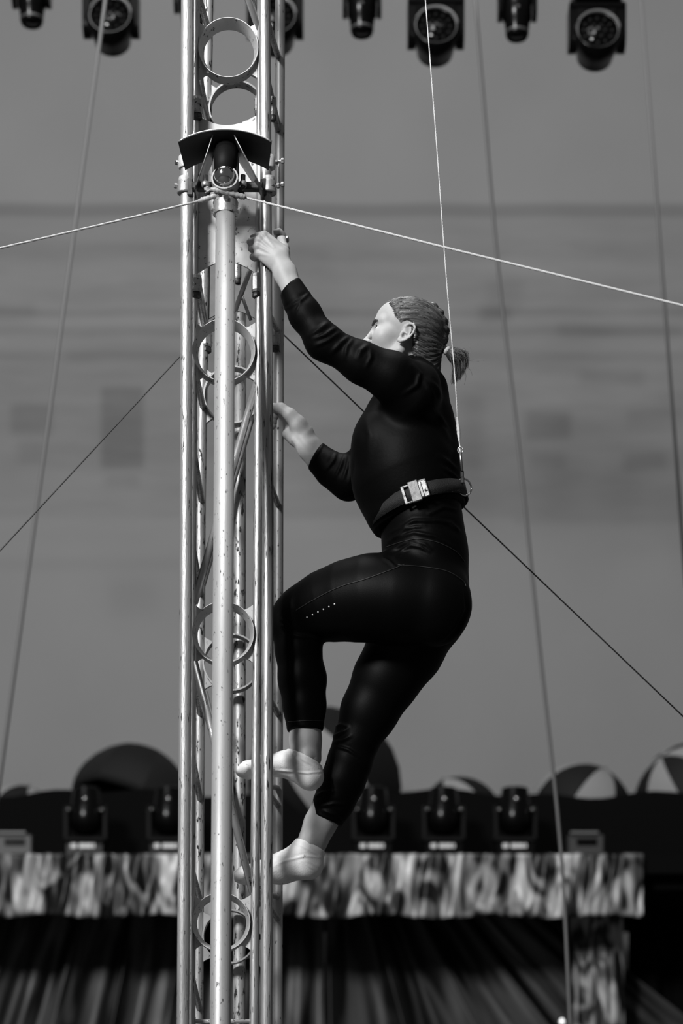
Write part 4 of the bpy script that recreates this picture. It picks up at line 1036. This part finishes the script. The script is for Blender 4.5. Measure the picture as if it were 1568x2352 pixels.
# turned-up cuffs
g.cone(*J(668, 661, 5.875, 29), *J(684, 694, 5.868, 35), k=0.004); g.cone(*J(724, 1046, 6.29, 33), *J(744, 1064, 6.283, 35), k=0.004)
g.cutpx((642, 679), (690, 638), 5.875, 2, 1, (590, 560, 725, 722), 5.7, 6.1)
g.cutpx((709, 1072), (742, 1019), 6.29, 0, -1, (630, 960, 765, 1120), 6.15, 6.5)
g.cutpx((944, 826), (1008, 868), 6.05, 2, 1, (915, 760, 1060, 905), 5.95, 6.15)
A_, B_ = P(870, 1224, 6.05), P(1070, 1158, 6.05); nrm = np.cross(B_-A_, [0, 1, 0]); nrm = nrm if nrm[2] < 0 else -nrm
g.cut((A_+B_)/2, nrm)
SH = [([(712, 672), (690, 690), (652, 712)], 4, 4), ([(692, 690), (684, 706), (678, 720)], 3, 2.5),
      ([(752, 742), (730, 758), (708, 772)], 6, 6), ([(772, 752), (748, 768), (716, 778)], 5, 5), ([(778, 764), (752, 782), (722, 796)], 5, 4),
      ([(806, 770), (780, 790), (760, 812)], 6, 5), ([(812, 776), (796, 796), (790, 826)], 5, 4), ([(846, 792), (828, 806), (822, 824)], 6, 5),
      ([(850, 800), (852, 820), (840, 846)], 5, 3.5), ([(950, 838), (964, 858), (958, 884), (928, 905)], 6, 6), ([(968, 862), (984, 884), (998, 915)], 7, 4.5),
      ([(985, 870), (1005, 892), (1020, 930)], 6, 4), ([(1004, 950), (1024, 976), (1036, 1000)], 6, 4), ([(1000, 968), (1022, 990), (1040, 1020)], 6, 3.5),
      ([(1008, 1046), (1030, 1062), (1052, 1082)], 6, 6), ([(1015, 1072), (1036, 1086), (1054, 1104)], 6, 6), ([(1016, 1086), (1034, 1102), (1050, 1120)], 5, 5), ([(1008, 1112), (1024, 1122), (1044, 1130)], 5, 4),
      ([(772, 1040), (764, 1060), (746, 1082)], 4, 4), ([(790, 1046), (782, 1070), (768, 1098)], 4, 4), ([(800, 1050), (796, 1076), (786, 1104)], 4, 3.5), ([(808, 1052), (806, 1080), (802, 1110)], 4, 3), ([(742, 1018), (730, 1040), (716, 1066)], 3, 2),
      ([(838, 960), (850, 1000), (840, 1060)], 10, 3), ([(990, 930), (1012, 960), (1024, 1010)], 8, 3)]
sh_mesh = fold(g.mesh(2), [(p, w_, a*1.4) for p, w_, a in SH]); fast_obj('shirt', sh_mesh, M['shirt'], person)

# ---- leggings
g = Grid((P(600, 0, 6.05)[0], 5.78, P(0, 1915, 6.18)[2]), (P(1095, 0, 6.05)[0], 6.32, P(0, 1130, 6.05)[2]), 0.0034)
g.chain(PELV, 0.03, 1.22); g.chain(LEG_L, 0.03); g.chain(LEG_R, 0.03); g.chain(SHIN_L, 0.02); g.chain(SHIN_R, 0.02)
g.cone(*J(668, 1412, 6.066, 40), *J(662, 1436, 6.07, 40), k=0.02)      # knee cap
g.ell(P(1005, 1395, 5.97), [0.085, 0.075, 0.10], 0.03); g.ell(P(1000, 1400, 6.14), [0.085, 0.075, 0.10], 0.03)
g.cutpx((660, 1680), (742, 1678), 6.085, 2, -1, (620, 1660, 748, 1744), 5.9, 6.15)
g.cutpx((704, 1872), (788, 1901), 6.18, 2, -1, (670, 1830, 830, 1990), 5.9, 6.4)
g.cut(P(968, 1130, 6.05), (0.25, 0, 1))
LG = [([(900, 1222), (950, 1196), (1010, 1196), (1050, 1216)], 5, 6), ([(905, 1236), (950, 1222), (1000, 1232), (1040, 1256)], 5, 4.5), ([(890, 1246), (930, 1214), (975, 1206)], 5, 5), ([(985, 1180), (1020, 1164), (1052, 1172)], 5, 5), ([(1000, 1196), (1035, 1200), (1056, 1222)], 5, 5),
      ([(876, 1272), (902, 1262), (930, 1246)], 5, 5), ([(905, 1276), (925, 1262), (945, 1252)], 4, 4), ([(940, 1252), (965, 1256), (985, 1268)], 4, 4), ([(955, 1246), (975, 1250), (990, 1262)], 4, 3.5), ([(882, 1282), (895, 1290), (908, 1302)], 4, 3),
      ([(646, 1424), (662, 1432), (672, 1440)], 4, 4.5), ([(648, 1436), (660, 1448), (676, 1454)], 4, 4.5), ([(660, 1456), (690, 1462), (725, 1466)], 5, 4),
      ([(1066, 1350), (1072, 1400), (1050, 1445), (1020, 1475)], 5, -4.5),
      ([(765, 1672), (782, 1664), (800, 1668)], 4, 4), ([(764, 1692), (784, 1682), (800, 1672)], 4, 5), ([(764, 1706), (785, 1700), (806, 1690)], 4, 4), ([(772, 1714), (800, 1722), (826, 1740)], 4, 4),
      ([(720, 1832), (740, 1820), (765, 1818)], 4, 3), ([(738, 1852), (765, 1846), (790, 1848)], 4, 4), ([(742, 1862), (770, 1872), (786, 1890)], 5, 5)]
lg = fold(g.mesh(2), [(p, w_, a*1.6) for p, w_, a in LG])
leg = fast_obj('leggings', lg, M['leggings'], person)

# ---- surface projection for seams and prints
from mathutils.bvhtree import BVHTree
def bvh(vf): return BVHTree.FromPolygons([tuple(p) for p in vf[0]], [tuple(q) for q in vf[1]])
LEG_T = bvh(lg)
def onto(tree, x, y, lift=0.0008):
    d = (Vector(P(x, y, 6.0))-Vector(cam.location)).normalized(); h = tree.ray_cast(cam.location, d)
    if h[0] is None: return None, None
    n_ = h[1] if h[1].dot(d) < 0 else -h[1]
    return np.array(h[0]+n_*lift), np.array(n_)
def seam(name, pts, tree, r, m, parent, n=40):
    q = spline(np.array([(x, y, 0) for x, y in pts]), n); out = [onto(tree, x, y)[0] for x, y, _ in q]; out = [o_ for o_ in out if o_ is not None]
    if len(out) > 3: return add(name, tube(out, r, 6), m, parent)
seam('seam', [(930, 1296), (900, 1308), (840, 1330), (780, 1348), (720, 1378), (680, 1402)], LEG_T, 0.0014, M['seam'], leg)
seam('seam', [(913, 1298), (970, 1302), (1025, 1312), (1062, 1334), (1070, 1348)], LEG_T, 0.0013, M['seam'], leg)
seam('seam', [(888, 1256), (925, 1244), (960, 1238), (1005, 1246), (1045, 1266), (1066, 1290)], LEG_T, 0.0013, M['seam'], leg)
seam('hem_line', [(661, 1657), (690, 1656), (720, 1655), (741, 1656)], LEG_T, 0.0009, M['seam'], leg, 16)
for k in range(6):
    c_, n_ = onto(LEG_T, 705+12.6*k, 1418-6.1*k, 0.0004)
    if c_ is not None: add('reflective_dot', align(lathe([(0.0023, 0), (0.0023, 0.0004), (0, 0.0005)], 10), n_, c_), M['dot'], leg)

# ---- socks
def sock(ch, heel, ank_ch, cutA, cutB, folds):
    g = Grid(P(530, ch[0][0][2], 6.0)*[1, 1, 0]+np.array([0, ch[0][0][1]-6.0-0.07, heel[0][2]-0.075]), P(770, 0, 6.0)*[1, 1, 0]+np.array([0, ch[0][0][1]-6.0+0.07, heel[0][2]+0.12]), 0.0022)
    foot(g, ch, heel); g.chain([(p, r+0.0030) for p, r in ank_ch], 0.012)
    A_, B_ = cutA, cutB; nrm = np.cross(B_-A_, [0, 1, 0]); nrm = nrm if nrm[2] > 0 else -nrm
    g.cut((A_+B_)/2, nrm, k=0.002)
    return fold(g.mesh(2), folds)
so1 = sock(FOOT_L, HEEL_L, ANK_L, P(660, 1720, 6.085), P(742, 1761, 6.085), [([(634, 1769), (670, 1772), (705, 1776), (740, 1772)], 3, 5), ([(662, 1724), (680, 1744), (700, 1768)], 3, 3), ([(672, 1730), (690, 1750), (708, 1768)], 3, 3), ([(664, 1728), (700, 1748), (738, 1766)], 3, 1.5)])
s1 = fast_obj('sock', so1, M['sock'], person)
so2 = sock(FOOT_R, HEEL_R, ANK_R, P(668, 1920, 6.18), P(744, 1956, 6.18), [([(628, 1990), (660, 1976), (700, 1966), (738, 1970)], 3.5, 4), ([(702, 1984), (712, 1992), (720, 1996)], 2.5, 2), ([(708, 1978), (722, 1986), (732, 1992)], 2.5, 2), ([(672, 1932), (705, 1950), (738, 1968)], 3, 2)])
s2 = fast_obj('sock', so2, M['sock'], person)

# ---- belt with buckle and ring
SHIRT_T, LEGW_T = bvh(sh_mesh), LEG_T
_bc = P(966, 1166, 6.05); _e1 = P(1070, 1131, 6.05)-P(880, 1190, 6.05); _e1 /= np.linalg.norm(_e1)
def belt_raw(a):
    d = -math.cos(a)*_e1+np.array([0, -math.sin(a), 0]); far = 0.06
    for T_ in (SHIRT_T, LEGW_T):
        h = T_.ray_cast(Vector(_bc+d*0.4), Vector(-d), 0.4)
        if h[0] is not None: far = max(far, float(np.linalg.norm(np.array(h[0])-_bc)))
    return far, d
_rad = np.array([belt_raw(2*math.pi*i/96)[0] for i in range(96)])
_rad = np.array([np.mean([_rad[(i+j) % 96] for j in range(-3, 4)]) for i in range(96)])
def belt_pt(t, off=0.0):
    """point on the belt line round the waist: t=0 front, over the near side to the back (t=1) and on round"""
    a = math.pi*t; d = -math.cos(a)*_e1+np.array([0, -math.sin(a), 0]); r = np.interp((a/(2*math.pi)*96) % 96, np.arange(97), np.r_[_rad, _rad[0]])
    tf = min(t % 2, 2-t % 2); return _bc+d*(r+off-0.016*max(0.0, 1-tf/0.36))
def belt_band():
    v, f = [], []; N = 64; hw = 0.0185
    for th in (0.0, 0.004):
        for i in range(N):
            t = 2*i/N; p = belt_pt(t, 0.003+th)
            for s in (-1, 1): v.append(p+np.array([-0.25*s*hw*0.9, 0, s*hw]))
    m = 2*N
    for i in range(N):
        j = (i+1) % N; a, b, c_, d_ = 2*i, 2*j, 2*j+1, 2*i+1
        f += [(a+m, b+m, c_+m, d_+m), (d_, c_, b, a), (a, b, b+m, a+m), (c_, d_, d_+m, c_+m)]
    return np.array(v), f
belt = add('safety_belt', belt_band(), M['webbing'], person)
# buckle: placed on the near side
bx = belt_pt(0.455, 0.008); tx = belt_pt(0.49, 0.008)-belt_pt(0.42, 0.008); tx /= np.linalg.norm(tx)
nz_ = np.cross(tx, np.array([0, 0, 1.0])); nz_ = nz_ if nz_[1] < 0 else -nz_; nz_ -= nz_@tx*tx; nz_ /= np.linalg.norm(nz_); ty = np.cross(nz_, tx); ty = ty if ty[2] > 0 else -ty
BR = np.stack([tx, ty, nz_], 1)
def bk(lo, hi, bev): v, f = box(lo, hi, bev); return v @ BR.T+bx, f
bu = add('buckle', bk((-0.034, -0.022, -0.003), (-0.026, 0.022, 0.004), 0.001), M['cast'], belt, smooth=False)
for (lo, hi, m_) in (((0.018, -0.022, -0.003), (0.036, 0.024, 0.005), M['cast']), ((-0.034, -0.025, -0.003), (-0.010, -0.020, 0.005), M['cast']), ((-0.034, 0.019, -0.003), (-0.010, 0.025, 0.005), M['bare_edge']),
                     ((0.010, 0.021, -0.003), (0.036, 0.026, 0.006), M['bare_edge']), ((-0.014, -0.028, 0.0), (0.014, 0.028, 0.012), M['buckle']), ((0.012, -0.022, 0.0), (0.022, 0.022, 0.009), M['steel_worn'])):
    add('buckle_bar', bk(lo, hi, 0.002), m_, belt, smooth=False)
rc = P(1066, 1119, 5.985); rg_ = [rc+np.array([0.0195*math.cos(a), 0.010*math.cos(a), 0.0225*math.sin(a)]) for a in np.linspace(0, 2*math.pi, 33)]
add('belt_ring', tube(rg_, 0.0023, 10, caps=False), M['chrome'], belt)

# ---- eyes and brows
for s in (1, -1):
    ey = add('eye', (h2w(lathe([(0.0129*math.sin(t), -0.0129*math.cos(t)) for t in np.linspace(0, math.pi, 16)], 24, 'X')[0]+np.array([0.0715, 0.031*s, 0.009])), lathe([(0.0129*math.sin(t), -0.0129*math.cos(t)) for t in np.linspace(0, math.pi, 16)], 24, 'X')[1]), M['eye'], person)
    gd = np.array([0.90, 0.30, 0.30]); gd /= np.linalg.norm(gd)
    ir = align(lathe([(0.0061, 0.0112), (0.0061, 0.0116), (0.004, 0.0128), (0, 0.0133)], 18), gd, (0.0715, 0.031*s, 0.009))
    add('iris', (h2w(ir[0]), ir[1]), M['iris'], ey)
HEAD_T = bvh(head)
def head_onto(p_local, lift):
    p = h2w(np.array(p_local)*0.001); loc, n_, i_, d_ = HEAD_T.find_nearest(Vector(p)); return np.array(loc+n_*lift), np.array(n_)
for s in (1, -1):
    path = [head_onto((98-0.0*t, 8*s+42*s*t, 22+10*math.sin(2.6*t)-8*t), 0.0008)[0] for t in np.linspace(0, 1, 12)]
    add('eyebrow', tube(path, [0.0018+0.0022*math.sin(math.pi*min(1, 0.25+0.75*t)) for t in np.linspace(0, 1, 12)], 8), M['brow'], person)
    lash = [head_onto((88, 20*s+24*s*t, 14+2.5*math.sin(math.pi*t)-4*t), 0.0008)[0] for t in np.linspace(0, 1, 10)]
    add('eyelash', tube(lash, 0.0013, 6), M['brow'], person)

# ---- hair: cap, braid, strands, ponytail
def hairline(z):  # forward limit of the hair at local height z (mm)
    return np.interp(z, [-80, -60, -30, -8, 8, 22, 36, 52, 72, 92, 140], [-48, -44, -32, -24, -8, 20, 34, 44, 60, 84, 84])
def build_cap():
    g = Grid((-0.13, -0.095, -0.10), (0.10, 0.095, 0.15), 0.0022); mm = 0.001
    g.ell(np.array((-6, 0, 40))*mm, np.array((96, 77.5, 85))*mm, 0.01); g.ell(np.array((36, 0, 50))*mm, np.array((54, 62.5, 52))*mm, 0.02)
    a, b = w2h(P(966, 800, 6.05)), w2h(P(972, 862, 6.05)); g.cone(a, 0.050, b, 0.046, 0.02)
    g.ell(np.array((-40, 0, -20))*mm, np.array((55, 58, 55))*mm, 0.03)
    # braid bumps down the back of the crown
    for i, t in enumerate(np.linspace(0.05, 1.0, 8)):
        an = math.radians(40+120*t); c = np.array((-8-97*math.sin(an-math.radians(20))*0.98, 0, 42+86*math.cos(an-math.radians(20))))
        for s in (1, -1): g.ell((c*np.array([0.965, 1, 0.975])+np.array([0, 8*s, 0]))*mm, np.array((10, 15, 10))*mm, 0.010)
    X, Y, Z = g.coords(tuple(slice(0, int(m)) for m in g.n))
    wob = 0.0012*np.sin(Y*130)+0.001*np.sin(Z*190+Y*60)
    d = (X-hairline(Z*1000).astype(np.float32)*mm+wob).astype(np.float32)+0*Y
    g.D = g.D+(0.0052*np.clip(1+d/0.016, 0, 1)**1.5).astype(np.float32)       # hair thins out towards the hairline
    g.D = np.maximum(g.D, d)
    # keep the ears free
    for s in (1, -1): g.ell(np.array((-2, 74*s, 2))*mm, np.array((24, 14, 34))*mm, 0.004, 'sub')
    v, f = g.mesh(3)
    n_ = normals(v, f)
    # combed grooves running back to the braid
    ang = np.arctan2(v[:, 2]-0.02, np.abs(v[:, 1])+0.02); gr = np.sin(ang*95+6*np.sin(v[:, 0]*45))*0.0009+np.sin(ang*37+9*v[:, 0]*10)*0.0010
    return h2w(v+n_*gr[:, None]), f
cap = build_cap()
hair = fast_obj('hair', cap, M['hair'], person)
CAP_T = bvh(cap)
def strands(n, starts, ends, lift, r, wob, seed):
    rr = np.random.RandomState(seed); out = []
    for i in range(n):
        a = starts(rr); b = ends(rr, a); bow = rr.rand()*0.5
        pts = []
        L_n = 11
        for t in np.linspace(0, 1, L_n):
            p = a+(b-a)*t; p = p+np.array([0, 0, 12*bow*math.sin(math.pi*t)])
            loc, n_, _, _ = (HEAD_T if p[0] > hairline(p[2])-3 and p[2] > 34 else CAP_T).find_nearest(Vector(h2w(p*0.001)))
            pts.append(np.array(loc)+np.array(n_)*(lift*(0.3+rr.rand()*0.5)+wob*math.sin(math.pi*t)*rr.rand())+rr.randn(3)*0.0003)
        pts = spline(pts, 16); out.append(tube(pts, r*np.linspace(1, 0.5, 16), 4))
    return join(*out)
def side_start(rr):
    z = rr.uniform(24, 88); x = hairline(z)+rr.uniform(-6, 9)*rr.rand(); y = 78*(1 if rr.rand() < 0.75 else -1); return np.array([x, y*math.sqrt(max(0.05, 1-((z-40)/95)**2)), z])
def top_start(rr): y = rr.uniform(-45, 55); return np.array([86-0.012*y*y+rr.uniform(-6, 2), y, 92-0.006*y*y])
def back_end(rr, a): t = np.clip(0.95-(a[2]-5)/100.0+rr.randn()*0.06, 0, 1); an = math.radians(30+105*t); return np.array([-8-95*math.sin(an), rr.uniform(0, 16), 42+84*math.cos(an)])
def nape_start(rr): return np.array([rr.uniform(-48, -28), 60*(1 if rr.rand() < 0.75 else -1), rr.uniform(-60, 0)])
def low_end(rr, a): return np.array([-98, rr.uniform(-5, 12), -5+0.35*(a[2]+30)+rr.randn()*4])
add('hair_strands', strands(520, side_start, back_end, 0.0012, 0.0004, 0.0006, 1), M['hair'], hair)
add('hair_strands', strands(300, top_start, back_end, 0.0016, 0.0004, 0.0022, 2), M['hair_lit_tone'], hair)
add('hair_strands', strands(170, side_start, back_end, 0.0015, 0.00038, 0.001, 3), M['hair_lit_tone'], hair)
add('hair_strands', strands(260, nape_start, low_end, 0.0010, 0.0004, 0.0006, 4), M['hair_shade_tone'], hair)
# tie and ponytail
tc_ = P(1027, 806, 6.035); tdir = P(1045, 822, 6.03)-P(1018, 800, 6.035); tdir /= np.linalg.norm(tdir)
tie_p = align(lathe([(0.0085+0.0042*math.cos(a), 0.0058*math.sin(a)) for a in np.linspace(0, 2*math.pi, 15)], 24), tdir, tc_)
pony = add('ponytail', tube(spline([P(1016, 800, 6.038), P(1030, 808, 6.035), P(1046, 822, 6.03), P(1058, 842, 6.03)], 12), [0.013, 0.011, 0.0085, 0.010, 0.013, 0.016, 0.018, 0.0185, 0.017, 0.014, 0.009, 0.003], 14), M['hair_shade_tone'], hair)
add('hair_tie', tie_p, M['elastic'], pony)
rr = np.random.RandomState(9); dark, lit = [], []
for i in range(720):
    sp_ = rr.randn(); a = tc_+tdir*0.004+np.array([rr.randn(), rr.randn(), rr.randn()])*0.0035
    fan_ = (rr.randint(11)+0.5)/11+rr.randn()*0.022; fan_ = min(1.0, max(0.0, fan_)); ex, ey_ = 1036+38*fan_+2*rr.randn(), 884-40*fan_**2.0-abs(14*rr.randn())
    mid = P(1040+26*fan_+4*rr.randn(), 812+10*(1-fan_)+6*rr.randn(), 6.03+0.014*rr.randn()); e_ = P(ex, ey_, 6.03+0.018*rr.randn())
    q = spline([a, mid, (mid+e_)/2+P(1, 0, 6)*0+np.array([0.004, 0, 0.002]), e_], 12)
    (lit if rr.rand() < 0.16+0.35*fan_*(rr.rand()) else dark).append(tube(q, 0.00045*np.linspace(1, 0.35, 12), 4))  # lit and shaded look split between two strand colours
add('pony_strands', join(*dark), M['hair_shade_tone'], pony); add('pony_strands', join(*lit), M['hair'], pony)
fly = []
for (a, b, c_) in (((1060, 822), (1085, 825), (1112, 828)), ((1062, 820), (1078, 828), (1100, 830)), ((1074, 816), (1082, 806), (1077, 794)), ((1066, 838), (1080, 850), (1084, 862)), ((1036, 760), (1045, 763), (1053, 765)), ((900, 706), (898, 702), (899, 698)), ((960, 698), (972, 695), (978, 691)), ((972, 706), (982, 702), (986, 700)), ((940, 694), (960, 698), (975, 706)), ((1062, 846), (1070, 862), (1066, 884))):
    fly.append(tube(spline([P(*a, 6.03), P(*b, 6.03), P(*c_, 6.03)], 10), 0.00035, 4))
add('flyaway_hair', join(*fly), M['hair_lit_tone'], hair)
